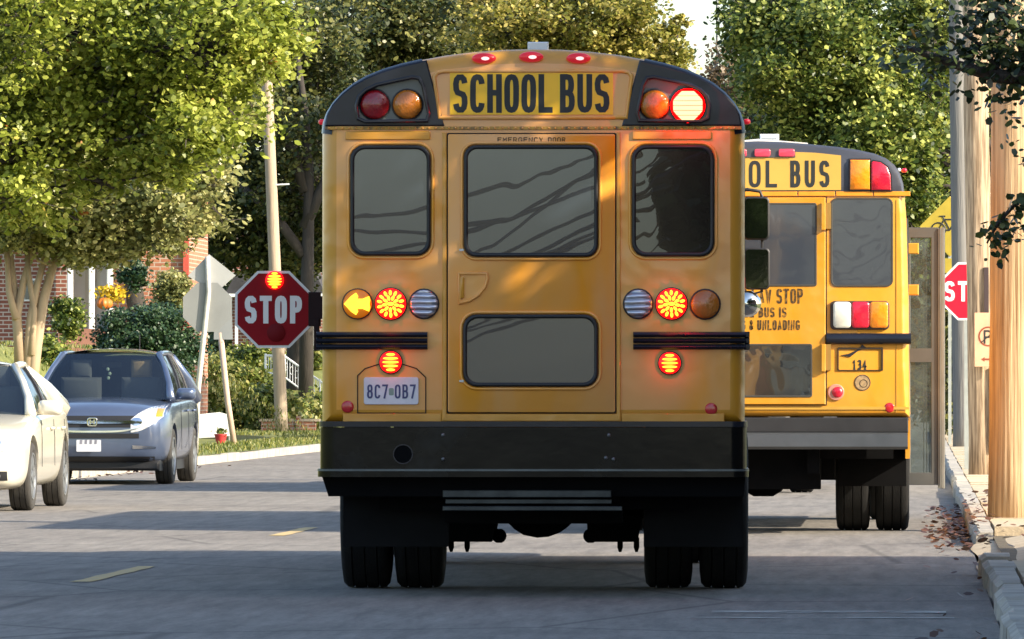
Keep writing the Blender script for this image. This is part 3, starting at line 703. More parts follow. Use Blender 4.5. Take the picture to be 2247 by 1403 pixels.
# rear axle with round differential, springs and U bolts
AY = 2.0; AS = F/(B1Y+AY); AC = 1184
def ax(px): return (px-AC)/AS
def az(py): return HC+(VY-py)/AS
b = MB(); b.tube([(-1.0, AY, .50), (1.0, AY, .50)], .085, 14)
dp = [(1100, 1134), (1112, 1142), (1130, 1160), (1150, 1173), (1180, 1179), (1205, 1177), (1230, 1168), (1248, 1155), (1262, 1141), (1280, 1136), (1280, 1090), (1100, 1090)]
b.plate([(ax(a), az(c)) for a, c in dp], AY-.25, AY+.25, .03)
b.build('rear_axle', DKF, bus, smooth=40)
b = MB()
for x in (975, 1292): b.plate([(ax(x), az(1186)), (ax(x+108), az(1186)), (ax(x+118), az(1130)), (ax(x-2), az(1130))], AY-.5, AY+.5)
for x in (1097, 1297): b.ball((ax(x), AY-.2, az(1175)), .045, .05, .045)
for x in (990, 1025, 1361, 1397):
    b.tube([(ax(x), AY, az(1180)), (ax(x), AY, az(1202)), (ax(x), AY, az(1212))], [.017, .017, .008], 8)
b.build('leaf_springs', DKF, bus)
def tyre_prof(w, r, rr=.28):
    h = w/2; return [(-h*.80, rr), (-h*.96, rr+.03), (-h, r*.80), (-h*.93, r*.945), (-h*.78, r*.99), (-h*.55, r), (-h*.50, r-.014), (-h*.46, r), (-h*.04, r), (0, r-.014), (h*.04, r), (h*.46, r), (h*.50, r-.014), (h*.55, r), (h*.78, r*.99), (h*.93, r*.945), (h, r*.80), (h*.96, rr+.03), (h*.80, rr)]
def bus_wheel(x, y, par, w=.285, r=.5, side=1):
    t = MB().wheel((x, y, r), tyre_prof(w, r)).build('wheel', RUB, par, smooth=50)
    MB().wheel((x, y, r), [(-w*.28, .02), (-w*.3, .27), (w*.3, .27), (w*.28, .02)], 24).build('rim', GREYM, t, smooth=40)
    return t
for x in (752+54, 868+55, 1415+52, 1535+53): bus_wheel(ax(x), AY, bus, w=(108 if x < 1200 else 106)/AS)
for s in (-1, 1): bus_wheel(s*.98, 8.2, bus)
for (x0, x1) in ((743, 978), (1412, 1632)): MB().plate(R(x0, x1, 1070, 1205), .55, .57).build('mud_flap', mat('mud_flap_rubber', (.007, .007, .008), .85, var=.3, spec=.2), bus)
# side windows, so that the bus has flanks when seen from the side
for s in (-1, 1):
    for i in range(9):
        y0 = .75+i*.87; xa = s*1.226
        w_ = MB().box(min(xa, s*1.21), max(xa, s*1.21), y0, y0+.78, 1.95, 2.62, .01).build('side_window', GASK, bus)
        MB().box(min(s*1.230, s*1.222), max(s*1.230, s*1.222), y0+.04, y0+.74, 1.99, 2.58).build('pane', GLASSC, w_)
# mirrors of the right side ------------------------------------------------
MY = 9.9; MS = F/(B1Y+MY); MC = 1170+(1480-1170)*MY/(B1Y+MY)
def mx_(px): return (px-MC)/MS
def mz(py): return HC+(VY-py)/MS
mi = MB(); mi.tube([(1.0, MY, mz(428)), (mx_(1640), MY, mz(416)), (mx_(1668), MY, mz(420)), (mx_(1674), MY, mz(434)), (mx_(1672), MY, mz(640)), (1.2, MY, mz(660))], .012, 8)
mi = mi.build('side_mirror', BPLAS, bus, smooth=True)
def mirror(x0, x1, y0, y1, ty):
    o = rrect(mx_(x0), mx_(x1), mz(y1), mz(y0), .035); MB().plate(o, MY-.03, MY+.03, .008).build('mirror_housing', BPLAS, mi, smooth=40)
    MB().plate(inset(o, .012), MY-.034, MY-.028).build('mirror_glass', MIRR, mi)
mirror(1632, 1689, 432, 527, 0); mirror(1633, 1690, 544, 636, 0)
MB().ball((mx_(1636), MY, mz(667)), .115, .07, .10).build('convex_mirror', MIRR, bus, smooth=True)
# stop arm on the left side --------------------------------------------------
SY = 2.2; SS = F/(B1Y+SY); SC = 1170+(1480-1170)*SY/(B1Y+SY)
sx = lambda p: (p-SC)/SS
sz = lambda p: HC+(VY-p)/SS
arm = MB().box(sx(676), sx(703), SY-.02, SY+.03, sz(716), sz(641), .004); arm.box(sx(688), sx(700), SY-.03, SY+.02, sz(770), sz(700), .003); arm.box(sx(700), -1.2, SY-.03, SY+.05, sz(700), sz(650))
arm = arm.build('stop_arm', mat('arm_dark_red_black', (.015, .003, .005), .5, var=.3, spec=.2), bus)
sgn = MB().plate(octagon(sx(599), sz(679), 169/SS), SY-.012, SY+.012).build('stop_plate', SIGNW, arm)
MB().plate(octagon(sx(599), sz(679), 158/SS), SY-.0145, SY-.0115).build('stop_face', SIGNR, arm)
tb = MB(); text(tb, 'STOP', sx(536), sx(662), sz(710), sz(649), 11.5/SS, SY-.0155, .26); tb.build('stop_lettering', SIGNW, arm)
l1 = MB().plate(circ(sx(602), sz(615), 20/SS), SY-.03, SY-.0146, .004).build('stop_lamp', REDG, arm, smooth=40)
b = MB()
for k in range(6):
    j = -15+6*k; b.plate(circ(sx(602), sz(615+j), math.sqrt(max(10, 270-j*j))/SS, 2.5/SS, 12), SY-.034, SY-.029)
b.build('led_cluster', LEDY, l1)
MB().plate(circ(sx(605), sz(730), 20/SS), SY-.024, SY-.0146, .004).build('stop_lamp', mat('unlit_red_lamp', (.15, .002, .006), .6, spec=.2), arm, smooth=40)
# ================================================================= second bus
B2Y = 59.5; B2S = F/B2Y; C2 = 1664.
bus2 = thing('school_bus', 'brighter yellow school bus at the kerb with its folding door swung open', 'school bus', ((C2-VX)/B2S, B2Y, 0), 0, 'school buses')
def cx(px): return (px-C2)/B2S
def cz(py): return HC+(VY-py)/B2S
def Q(l): return [(cx(a), cz(b_)) for a, b_ in l]
def R2(x0, x1, y0, y1, r=0, n=5): return rrect(cx(x0), cx(x1), cz(y1), cz(y0), r/B2S, n) if r else Q([(x0, y1), (x1, y1), (x1, y0), (x0, y0)])
def C2c(x, y, r, n=20): return circ(cx(x), cz(y), r/B2S, None, n)
rf = [(1994, 800), (1993, 640), (1989, 480), (1985, 430), (1981, 402), (1974, 380), (1962, 362), (1944, 348), (1920, 338), (1885, 330), (1840, 323), (1780, 317), (1720, 312), (1664, 310)]
pr2 = Q([(1996, 915)]+rf+[(2*C2-a, c) for a, c in rf[::-1][1:]]+[(2*C2-1996, 915)])[::-1]
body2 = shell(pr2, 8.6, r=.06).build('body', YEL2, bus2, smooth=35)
# black roof cap above the belt, behind the sign
rfc = [(1985, 432), (1981, 403), (1974, 381), (1962, 363), (1944, 349), (1920, 339), (1885, 331), (1840, 324), (1780, 318), (1720, 313), (1664, 311)]
cp = Q(rfc+[(2*C2-a, c) for a, c in rfc[::-1][1:]])[::-1]
cap = MB(); I_ = inset(cp, .045)
cap.loft([[(x, -.012, z) for x, z in I_], [(x, .0, z) for x, z in inset(cp, .015)], [(x, .03, z) for x, z in inset(cp, -.004)], [(x, .22, z) for x, z in inset(cp, -.004)]])
cap = cap.build('roof_cap', mat('roof_cap_charcoal', (.05, .052, .065), .35, var=.15, coat=.3), bus2, smooth=35)
MB().plate(Q([(1560, 318), (1560, 312), (1664, 303), (1772, 312), (1775, 320)]), .24, 1.0).build('roof_hatch', WHT, bus2)
st = MB().box(cx(1664), cx(1706), .7, .82, cz(309), cz(288), .012).build('roof_strobe', WHT, bus2); MB().box(cx(1668), cx(1702), .69, .83, cz(300), cz(297)).build('strobe_band', ALU, st)
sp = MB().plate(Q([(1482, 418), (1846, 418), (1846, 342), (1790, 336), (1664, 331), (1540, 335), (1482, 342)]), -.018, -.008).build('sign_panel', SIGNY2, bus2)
tb = MB(); text(tb, 'SCHOOL', cx(1497), cx(1707), cz(412), cz(353), 8/B2S, -.019, .42); text(tb, 'BUS', cx(1735), cx(1821), cz(412), cz(353), 8.5/B2S, -.019, .42); tb.build('sign_lettering', INK, sp)
bar = MB().plate(R2(1560, 1746, 326, 346), -.024, -.012).build('marker_light_bar', mat('marker_bar_grey', (.07, .07, .08), .5), bus2)
for px in (1622, 1674, 1727):
    MB().plate(R2(px-17, px+17, 328, 344, 4), -.04, -.022, .006).build('marker_light', mat('marker_red', (.75, .03, .06), .25, coat=.5, em=(1, .1, .15), es=.25), bar, smooth=40)
for x0, x1, m_, sh in ((1866, 1909, AMB2, 0), (1913, 1955, RED2, 1)):
    for mir in (0, 1):
        o = [(x0, 417), (x1, 417), (x1, 352), (x0, 352)] if not sh else [(x0, 418), (x1, 418), (x1-1, 385), (x1-8, 368), (x1-22, 358), (x0+4, 355), (x0, 358)]
        if mir: o = [(2*C2-a, c) for a, c in o[::-1]]
        O = Q(o); h = MB().plate(inset(O, -.012), -.02, -.01).build('warning_lamp', BPLAS, bus2); MB().plate(O, -.04, -.018, .01).build('lens', m_, h, smooth=40)
b = MB()
for k in range(8):
    x0 = 1340+k*82.5; b.plate(R2(x0, x0+80, 421, 431), -.014, .003, .003)
b.build('belt_trim', TRIMO, bus2)
door2 = MB().plate(R2(1515, 1812, 434, 888), -.03, .003, .006).build('rear_door', YEL2, bus2)
MB().frame(R2(1513, 1815, 432, 890), R2(1515, 1812, 434, 888), -.004, .002).build('seam', SEAM, door2)
def win2(x0, x1, y0, y1, r, p, y, g=GLASS2):
    o = MB().frame(R2(x0-3, x1+3, y0-3, y1+3, r+3, 4), R2(x0+1, x1-1, y0+1, y1-1, max(1, r-1), 4), y-.006, y+.002, .002).build('window', mat('window_bead', (.05, .045, .035), .6), p); MB().plate(R2(x0, x1, y0, y1, r, 4), y-.004, y+.0).build('pane', g, o); return o
win2(1540, 1790, 449, 626, 2, door2, -.031); win2(1540, 1780, 758, 869, 2, door2, -.031, GLASSC)
win2(1826, 1957, 438, 627, 11, bus2, -.002); win2(1371, 1502, 438, 627, 11, bus2, -.002)
for (ya, yb) in ((446, 506), (756, 816)):
    h = MB().box(cx(1803), cx(1812), -.07, -.03, cz(yb), cz(ya), .004).build('hinge', YEL2, bus2); MB().box(cx(1812), cx(1824), -.05, -.002, cz(yb-3), cz(ya)).build('hinge_plate', mat('hinge_plate_brown', (.30, .17, .03), .6), h)  # hinge with a plain brown plate
tb = MB(); text(tb, 'STATE LAW STOP', cx(1566), cx(1763), cz(667), cz(634), 4.6/B2S, -.0315, .22)
text(tb, 'WHILE BUS IS', cx(1602), cx(1727), cz(697), cz(675), 3.8/B2S, -.0315, .25); text(tb, 'LOADING & UNLOADING', cx(1566), cx(1756), cz(725), cz(703), 3.6/B2S, -.0315, .25)
tb.build('warning_lettering', INKW, door2)
for mir in (0, 1):
    mm = (lambda a: 2*C2-a) if mir else (lambda a: a)
    def RM(x0, x1, y0, y1, r): a, c = sorted((mm(x0), mm(x1))); return R2(a, c, y0, y1, r)
    h = MB().plate(RM(1822, 1952, 661, 724, 10), -.022, .003, .006).build('lamp_cluster', mat('lamp_frame_brown', (.05, .03, .02), .6), bus2)
    for x0, x1, m_ in ((1829, 1868, WLENS), (1869, 1908, RED2), (1909, 1949, AMB2)): MB().plate(RM(x0, x1, 663, 720, 8), -.045, -.02, .012).build('lens', m_, h, smooth=40)
    o = MB()
    xa, xb = sorted((cx(mm(1814)), cx(mm(1999)))); o.loft([[(x, -.012+.045*(-math.cos(t)), cz(744)+12.5/B2S*math.sin(t)) for t in [2*math.pi*i/14 for i in range(14)]] for x in (xa, xb)]); o.build('rub_rail', BLK, bus2, smooth=40)
    MB().lens(cx(mm(1952)), cz(895), 11/B2S, 11/B2S, -.002, .008).build('reflector', REFL, bus2, smooth=True)
    l = MB().plate(C2c(mm(1835), 861, 18), -.016, .002, .004).build('tail_light', mat('tail_ring_pink', (.55, .25, .18), .4), bus2); MB().lens(cx(mm(1838)), cz(861), 12/B2S, 12/B2S, -.016, .02).build('lens', RED2, l, smooth=True)
    MB().plate([(cx(mm(x)), cz(y)) for x, y in ((1966, 905), (1968, 905), (1968, 440), (1966, 440))], -.003, .001).build('corner_seam', mat('corner_seam_tan', (.45, .22, .02), .6), bus2)
pb = MB().frame(R2(1838, 1938, 763, 814, 2), R2(1841, 1934, 767, 812, 2), -.012, .002, .002).build('plate_recess', SEAM, bus2)
MB().plate(Q([(1846, 780), (1862, 777), (1886, 766), (1892, 756), (1902, 764), (1884, 770), (1866, 784)]), -.008, -.001).build('plate_lamp_bracket', BPLAS, bus2)
tb = MB(); text(tb, '134', cx(1871), cx(1902), cz(812), cz(790), 3.6/B2S, -.003, .3); tb.build('fleet_number', INK, bus2)
e = MB().plate(C2c(1893, 840, 18), -.004, .001).build('round_emblem', mat('emblem_tan', (.5, .32, .14), .6, ns=40, var=0, col2=(.25, .17, .09)), bus2)
b = MB(); b.frame(C2c(1893, 840, 17.5), C2c(1893, 840, 16), -.0052, -.004); b.frame(C2c(1895, 842, 9), C2c(1895, 842, 7.5), -.0052, -.004); b.build('emblem_lines', SEAM, e)
MB().plate(R2(1334, 1994, 893, 899), -.006, .002).build('lower_seam', mat('lower_seam_tan', (.55, .3, .04), .6), bus2)
b = MB(); b.loft([[(x, y, z) for y, z in ((.1, cz(916)), (-.06, cz(918)), (-.07, cz(948)), (-.11, cz(953)), (-.12, cz(980)), (-.09, cz(986)), (.1, cz(986)))] for x in (cx(1337), cx(1346), cx(1984), cx(1992))])
b.build('rear_bumper', mat('grey_bumper', (.085, .09, .095), .3, .4, var=.2, bump=.2, bs=3), bus2, smooth=30)
MB().box(cx(1336), cx(1993), -.085, -.02, cz(949), cz(917), .006).build('bumper_upper_band', mat('bumper_dark_grey', (.035, .035, .037), .35, .2, var=.3, ns=2), bus2)
b = MB(); b.box(-.5, -.4, .1, 8, .5, .75); b.box(.4, .5, .1, 8, .5, .75); b.box(-1.0, 1.1, .25, 1.2, .62, .72); b.box(-1.05, 1.15, 3, 8.2, .5, .8); b.box(cx(1640), cx(1800), .3, .6, cz(1075), cz(985)); b.box(cx(1700), cx(1830), .7, 1.4, .45, .8)
b.build('chassis_frame', DKF, bus2)
b = MB(); b.tube([(-1, 2, .5), (1, 2, .5)], .08, 12); b.ball((0, 2, .47), .22, .22, .2); b.build('rear_axle', DKF, bus2)
for px in (1872, 1958): 
    for s in (1, -1): bus_wheel(s*((px-2010)/(F/(B2Y+2))-(C2-VX)/B2S), 2.0, bus2, w=.285)
for s in (-1, 1): bus_wheel(s*1.0, 7.0, bus2)
for s in (-1, 1):
    x0, x1 = sorted((s*(cx(1835)), s*cx(1988))); MB().plate([(x0, .38), (x1, .38), (x1, .85), (x0, .85)], 1.3, 1.32).build('mud_flap', DKF, bus2)
    xa, xb = sorted((s*1.235, s*1.20)); q = MB(); q.box(xa, xb, .3, 1.3, .62, .93); q.box(xa, xb, 2.7, 6.3, .62, .93); q.build('side_skirt', YEL2, bus2)
    for i in range(6):
        y0 = .8+i*.87; xa = s*1.222
        w_ = MB().box(min(xa, s*1.19), max(xa, s*1.19), y0, y0+.78, 1.95, 2.6, .01).build('side_window', GASK, bus2); MB().box(min(s*1.226, s*1.218), max(s*1.226, s*1.218), y0+.04, y0+.74, 1.99, 2.56).build('pane', GLASSC, w_)
MB().ball((cx(1984), .25, cz(373)), .025, .03, .02, 10, 6).build('side_marker_light', RED2, bus2); MB().ball((cx(1973), .06, cz(373)), .016, .02, .016, 10, 6).build('clearance_light', WHT, bus2)
# open folding door near the front of the second bus
DY = 6.9; DS = F/(B2Y+DY)
dx = lambda p: (p-VX)/DS-(C2-VX)/B2S
dz = lambda p: HC+(VY-p)/DS
def DR(x0, x1, y0, y1): return [(dx(x0), dz(y1)), (dx(x1), dz(y1)), (dx(x1), dz(y0)), (dx(x0), dz(y0))]
fd = MB().frame(DR(1988, 2058, 500, 1064), DR(1998, 2043, 523, 1037), DY-.02, DY+.02, .005); fd.box(dx(1996), dx(2045), DY-.022, DY+.018, dz(795), dz(765))
fd = fd.build('folding_door', DFRAME, bus2)
MB().plate(DR(1997, 2044, 522, 1038), DY-.003, DY+.003).build('door_pane', DOORG, fd)
b = MB(); b.box(dx(2058), dx(2063), DY-.03, DY+.35, dz(1066), dz(502)); b.box(dx(2065), dx(2072), DY-.05, DY+.03, dz(1072), dz(500), .003); b.box(dx(2058), dx(2074), DY+.3, DY+.34, dz(1072), dz(500)); b.build('door_leaf_edge', mat('door_edge_grey', (.24, .235, .21), .45, .5, var=.2), fd)
b = MB()
for x in (2026, 2032, 2039): b.box(dx(x), dx(x)+.008, DY+.02, DY+.03, dz(765), dz(530)); b.box(dx(x), dx(x)+.008, DY+.02, DY+.03, dz(1037), dz(797))
b.build('door_seal', mat('door_seal_tan', (.33, .29, .20), .5), fd)
for py in (568, 646): MB().box(1.21, 1.21+.1, 1.2+(py-568)*.02, 1.3+(py-568)*.02, dz(py+10)-.02, dz(py-12)-.02, .008).build('side_bracket', YEL2, bus2)
# ------------------------------------------------------------------ parked cars
def car(name, label, cat, X0, Y0, rz, p, paint, group):
    """front at y=0, rear at y=L, x across"""
    c = thing(name, label, cat, (X0, Y0, 0), rz, group)
    W, L = p['W']/2, p['L']
    st = p['st']
    rings = []
    for (y, w, zb, zs, zt) in st:
        h = [(0, zb), (.80*w, zb), (.95*w, zb+.05), (w, zb+(zs-zb)*.35), (w, zb+(zs-zb)*.72), (.975*w, zs-.03), (.90*w, zs+.25*(zt-zs)+.01), (.5*w, zt-.015), (0, zt)]
        rings.append([(x, y, z) for x, z in h]+[(-x, y, z) for x, z in h[-2:0:-1]])
    b = MB().loft(rings).build('tmp', paint)
    ss = b.modifiers.new('s', 'SUBSURF'); ss.levels = 2
    cutters = []
    for wy in p['wheels']:
        k = MB().wheel((0, wy, p['wr']+.015), [(W*.62, p['wr']+.05), (W*1.3, p['wr']+.05)], 32)
        k.wheel((0, wy, p['wr']+.015), [(-W*1.3, p['wr']+.05), (-W*.62, p['wr']+.05)], 32)
        ko = k.build('cut', None); m = b.modifiers.new('b', 'BOOLEAN'); m.object = ko; m.operation = 'DIFFERENCE'; m.solver = 'EXACT'; cutters.append(ko)
    dg = bpy.context.evaluated_depsgraph_get(); me = bpy.data.meshes.new_from_object(b.evaluated_get(dg)); me.name = 'body'
    for o in cutters+[b]: bpy.data.objects.remove(o, do_unlink=True)
    bo = bpy.data.objects.new('body', me); COL.objects.link(bo); bo.parent = c
    if not me.materials: me.materials.append(paint)
    me.polygons.foreach_set('use_smooth', [True]*len(me.polygons))
    try: me.set_sharp_from_angle(angle=rad(35))
    except Exception: pass
    # wheels with arches
    for wy in p['wheels']:
        MB().box(-W*.60, W*.60, wy-.45, wy+.45, .22, .75).build('wheel_well', BPLAS, c)
        for s in (1, -1):
            wx = s*(W-.115); r = p['wr']
            t = MB().wheel((wx, wy, r), tyre_prof(.22, r, r*.68), 36).build('wheel', RUBL, c, smooth=50)
            rim = MB().wheel((wx, wy, r), [(s*.02, .02), (s*.03, r*.66), (s*.085, r*.68), (s*.09, r*.64), (s*.05, r*.6), (s*.045, .04)], 30).build('rim', mat('rim_dark', (.10, .10, .10), .5, .6) if 'rim_dark' not in MATS else MATS['rim_dark'], t, smooth=40)
            b = MB()
            for k in range(p.get('spokes', 5)):
                a = 2*math.pi*k/p.get('spokes', 5)+.3; ca, sa = math.cos(a), math.sin(a)
                q = [(.03, -.035), (r*.64, -.045), (r*.64, .045), (.03, .035)]
                b.loft([[(wx+s*xx, wy+u*ca-v*sa, r+u*sa+v*ca) for u, v in q] for xx in (.05, .095)])
            b.wheel((wx, wy, r), [(s*.05, .07), (s*.10, .06), (s*.10, .01)], 16)
            b.wheel((wx, wy, r), [(s*.085, r*.69), (s*.105, r*.68), (s*.105, r*.63), (s*.085, r*.62)], 32)
            b.build('wheel_spokes', ALU, t, smooth=30)
    # greenhouse
    g = p['gh']; yA, yF, yR, yB, wb, wt, zb, zt = (g[k] for k in ('yA', 'yF', 'yR', 'yB', 'wb', 'wt', 'zb', 'zt'))
    def bot(t, off=0):  # t -1..1 along windscreen base
        return Vector((wb*t, yA-.20*(1-t*t)-off, zb))
    def top(t): return Vector((wt*t, yF-.10*(1-t*t), zt-.035+.03*(1-t*t)))
    def ws(u, v):
        t = -1+2*u; p_ = bot(t).lerp(top(t), v); p_.z += .03*math.sin(v*math.pi); return tuple(p_)
    MB().grid(ws, 12, 6).build('windscreen', WSG, c, smooth=True)
    def roof(u, v):
        t = -1+2*u; y = yF-.10*(1-t*t)+(yR-yF+.1*(1-t*t))*v
        sh = wt*(1-.05*v)
        return (sh*t, y, zt-.035*abs(t)**3+.03*(1-t*t)*1.0+.02*math.sin(v*math.pi)-.03*v*v)
    rb = MB(); rb.grid(roof, 14, 8)
    rb.grid(lambda u, v: (roof(u, v)[0]*.99, roof(u, v)[1], roof(u, v)[2]-.035), 14, 8)
    ro = rb.build('roof', paint, c, smooth=True)
    for s in (1, -1):
        f0 = Vector((s*wb, yA, zb)); f1 = Vector((s*wt, yF, zt-.035)); r1 = Vector((s*wt*.95, yR, zt-.06)); r0 = Vector((s*wb*.96, yB, zb+g.get('rb', 0)))
        def side(u, v):
            a = f0.lerp(r0, u); b_ = f1.lerp(r1, u); q = a.lerp(b_, v); q.x += s*(.035*math.sin(math.pi*v)+.03*math.sin(math.pi*u)); q.z += .03*math.sin(math.pi*u)*v; return tuple(q)
        MB().grid(side, 14, 6).build('side_window', GASK, c, smooth=True) if False else None
        MB().grid(lambda u, v: side(.02+u*.95, v), 14, 6).build('side_window', GLASSC, c, smooth=True)
        MB().tube([side(0, 0), side(0, .33), side(0, .66), side(0, 1)], [.06, .045, .04, .045], 8).build('pillar', paint, c, smooth=True)
        MB().tube([side(k/8, 1) for k in range(9)], .038, 8).build('roof_rail', paint, c, smooth=True)
        MB().tube([side(1, 0), side(1, .5), side(1, 1)], [.12, .08, .05], 8).build('pillar', paint, c, smooth=True)
        for uu in g.get('pil', (.42,)): MB().tube([tuple(Vector(side(uu, k/4))+Vector((s*.002, 0, 0))) for k in range(5)], .022, 6).build('door_pillar', BPLAS, c)
        MB().tube([side(k/10, 0) for k in range(11)], .016, 6).build('window_trim', CHR, c, smooth=True)
        # mirror
        m0 = Vector((s*(wb+.09), yA+.18, zb+.07)); my = p.get('mz', 0); 
        mm = MB(); mm.loft([[(m0.x+s*.085+dx_*sc*s, m0.y+y_, m0.z+my+dz_*sc) for dx_, dz_ in rrect(-.12, .12, -.075, .075, .05)] for y_, sc in ((-.10, .35), (-.085, .72), (-.04, .98), (.03, 1), (.06, .94))])
        mm.tube([(m0.x-.06*s, m0.y+.02, m0.z+my-.05), (m0.x+.02*s, m0.y, m0.z+my-.04)], .03, 6)
        mo = mm.build('side_mirror', paint, c, smooth=50)
        # door seams and handles
        b = MB()
        for yy in p['seams']: b.tube([(s*(W+.001), yy, .42), (s*(W+.002), yy-.01, .7), (s*(W*.985), yy+.02, zb-.05)], .003, 4)
        b.build('door_seam', DKF, c)
        b = MB()
        for yy in p['handles']: b.tube([(s*(W+.0), yy, zb-.14), (s*(W+.02), yy+.03, zb-.135), (s*(W+.02), yy+.15, zb-.135), (s*(W+.0), yy+.18, zb-.14)], .014, 6)
        b.build('door_handle', paint, c, smooth=True)
    # rear screen
    MB().grid(lambda u, v: tuple(Vector((wb*.93*(-1+2*u), yB+.02, zb+g.get('rb', 0))).lerp(Vector((wt*.93*(-1+2*u), yR, zt-.05)), v)), 8, 4).build('rear_window', GLASSC, c, smooth=True)
    # interior
    MB().box(-wb*.95, wb*.95, yA-.05, yB-.1, zb-.35, zb-.02).build('cabin_floor', BPLAS, c)
    for s in (1, -1):
        q = MB().box(s*.38-.25, s*.38+.25, yA+.75, yA+.95, zb-.05, zb+.28, .05).build('seat', SEATM, c, smooth=50)
        MB().box(s*.38-.13, s*.38+.13, yA+.78, yA+.90, zb+.27, zb+.50, .04).build('headrest', TAN if (s > 0 and p.get('tan')) else SEATM, q, smooth=50)
    b = MB(); b.wheel((0, 0, 0), [(0, .01), (.01, .01)], 4); 
    MB().box(-.12, .12, yF+.08, yF+.11, zt-.20, zt-.13, .01).build('rear_view_mirror', BPLAS, c)
    return c, bo, W
def face(W, x0, x1, z0, z1, off, bow=.22, n=10, lift=0.):
    """patch wrapped round the curved nose of a car"""
    def f(u, v):
        x = x0+(x1-x0)*u; z = z0+(z1-z0)*v
        return (x, bow*(abs(x)/W)**3.2+off+lift*v, z)
    return MB().grid(f, n, 4)
suvp = dict(W=1.82, L=4.5, wr=.345, wheels=(.90, 3.52), seams=(1.75, 2.65, 3.6), handles=(2.35, 3.2), tan=True,
    st=[(.0, .50, .40, .70, .76), (.03, .74, .30, .80, .88), (.16, .86, .25, .86, .98), (.45, .905, .24, .92, 1.04), (.9, .91, .24, .97, 1.07), (1.3, .91, .24, 1.0, 1.09), (2.4, .91, .24, 1.03, 1.09), (3.4, .91, .25, 1.05, 1.10), (4.1, .90, .30, 1.05, 1.10), (4.4, .86, .34, 1.0, 1.05), (4.5, .74, .42, .9, .96)],
    gh=dict(yA=1.18, yF=1.95, yR=3.85, yB=4.35, wb=.83, wt=.60, zb=1.04, zt=1.64, pil=(.36, .70)))
sy = 88.9; ss_ = F/sy
suv, bo, W = car('parked_suv', 'blue grey suv parked at the left kerb facing the camera', 'car', -10.06, sy, 0, suvp, BLUE, 'cars parked at the left kerb')
fx = lambda px: (px-199)/ss_
fz = lambda py: HC+(VY-py)/ss_
from mathutils.bvhtree import BVHTree
def projector_for(bo):
    tr = BVHTree.FromPolygons([v.co for v in bo.data.vertices], [tuple(p.vertices) for p in bo.data.polygons])
    def f(fn, off, nu=12, nv=6):
        def g(u, v):
            x, z = fn(u, v); h = tr.ray_cast(Vector((x, -2, z)), Vector((0, 1, 0)), 4)[0]
            if h is None: h = Vector((x, .6, z))
            return (x, h.y-off, z)
        return MB().grid(g, nu, nv)
    return f
pj = projector_for(bo)
def rect(x0, x1, z0, z1): return lambda u, v: (x0+(x1-x0)*u, z0+(z1-z0)*v)
g_ = pj(rect(-.52, .52, fz(939), fz(913)), .006, 16, 4).build('grille', BPLAS, suv, smooth=True)
pj(rect(-.48, .48, fz(930), fz(924)), .02, 16, 2).build('chrome_bar', CHR, g_, smooth=True)
pj(lambda u, v: ((-.60+1.2*u), fz(950)+.07*abs(2*u-1)**4+.022*v), .016, 20, 2).build('chrome_bar', CHR, g_, smooth=True)
em = MB().frame(rrect(-.075, .055, .715, .825, .035), rrect(-.058, .038, .732, .808, .025), -.045, .02, .005); em.box(-.042, -.026, -.045, -.0, .74, .80); em.box(.006, .022, -.045, -.0, .74, .80); em.box(-.03, .01, -.045, -.0, .763, .777)
em.build('emblem', CHR, g_)
pj(rect(-.56, .56, fz(963), fz(952)), .006, 16, 3).build('lower_grille', BPLAS, suv, smooth=True)
pj(rect(-.82, .82, .265, fz(1003)), .006, 20, 4).build('front_skirt', BPLAS, suv, smooth=True)
MB().box(-.80, .80, .12, 4.2, .17, .30, .03).build('underbody', BPLAS, suv, smooth=40)
for s in (1, -1):
    h = pj(lambda u, v: (s*(.46+.40*u), .72+.20*u+(2*v-1)*(.035+.085*math.sin(math.pi*min(1, .18+.72*u)))), .010, 14, 8).build('headlight', HEADL, suv, smooth=True)
    pj(lambda u, v: (s*(.76+.07*u), .885+.05*(2*v-1)), .018, 4, 4).build('turn_signal', AMB2, h, smooth=True)
    pj(lambda u, v: (s*(.53+.07*math.cos(6.283*u)*v), .775+.05*math.sin(6.283*u)*v), .016, 12, 2).build('projector', CHR, h, smooth=True)
    pj(lambda u, v: (s*(.48+.28*u), .44+.045*v*(1-.4*u)), .008, 8, 3).build('fog_light', CHR, suv, smooth=True)
pl = MB().plate(rrect(fx(163), fx(217), fz(992), fz(966), .012), -.075, -.05).build('licence_plate', PLATE, suv)
b = MB(); rg = random.Random(2)
for k in range(4):
    x0 = fx(170)+k*.06; b.plate([(x0, .50), (x0+.03, .50), (x0+.035, .55), (x0+.005, .55)], -.0765, -.075)
b.build('plate_marks', mat('plate_marks_grey', (.22, .22, .26), .6), pl)
b = MB(); b.tube([(.25, 3.0, 1.66), (.25, 3.0, 1.86)], .005, 5); b.build('aerial', BPLAS, suv)
MB().grid(lambda u, v: (-.34+.68*u, 2.45+.6*v, 1.652-.012*abs(2*u-1)**2), 4, 3).build('sunroof', GLASSC, suv)
b = MB()
for k in range(3): b.ball((.0+.02*(k % 2), 1.60+.03*k, 1.42-.055*k), .020, .012, .024, 8, 6)
b.build('hanging_ornament', mat('ornament_pale', (.5, .6, .45), .6), suv)
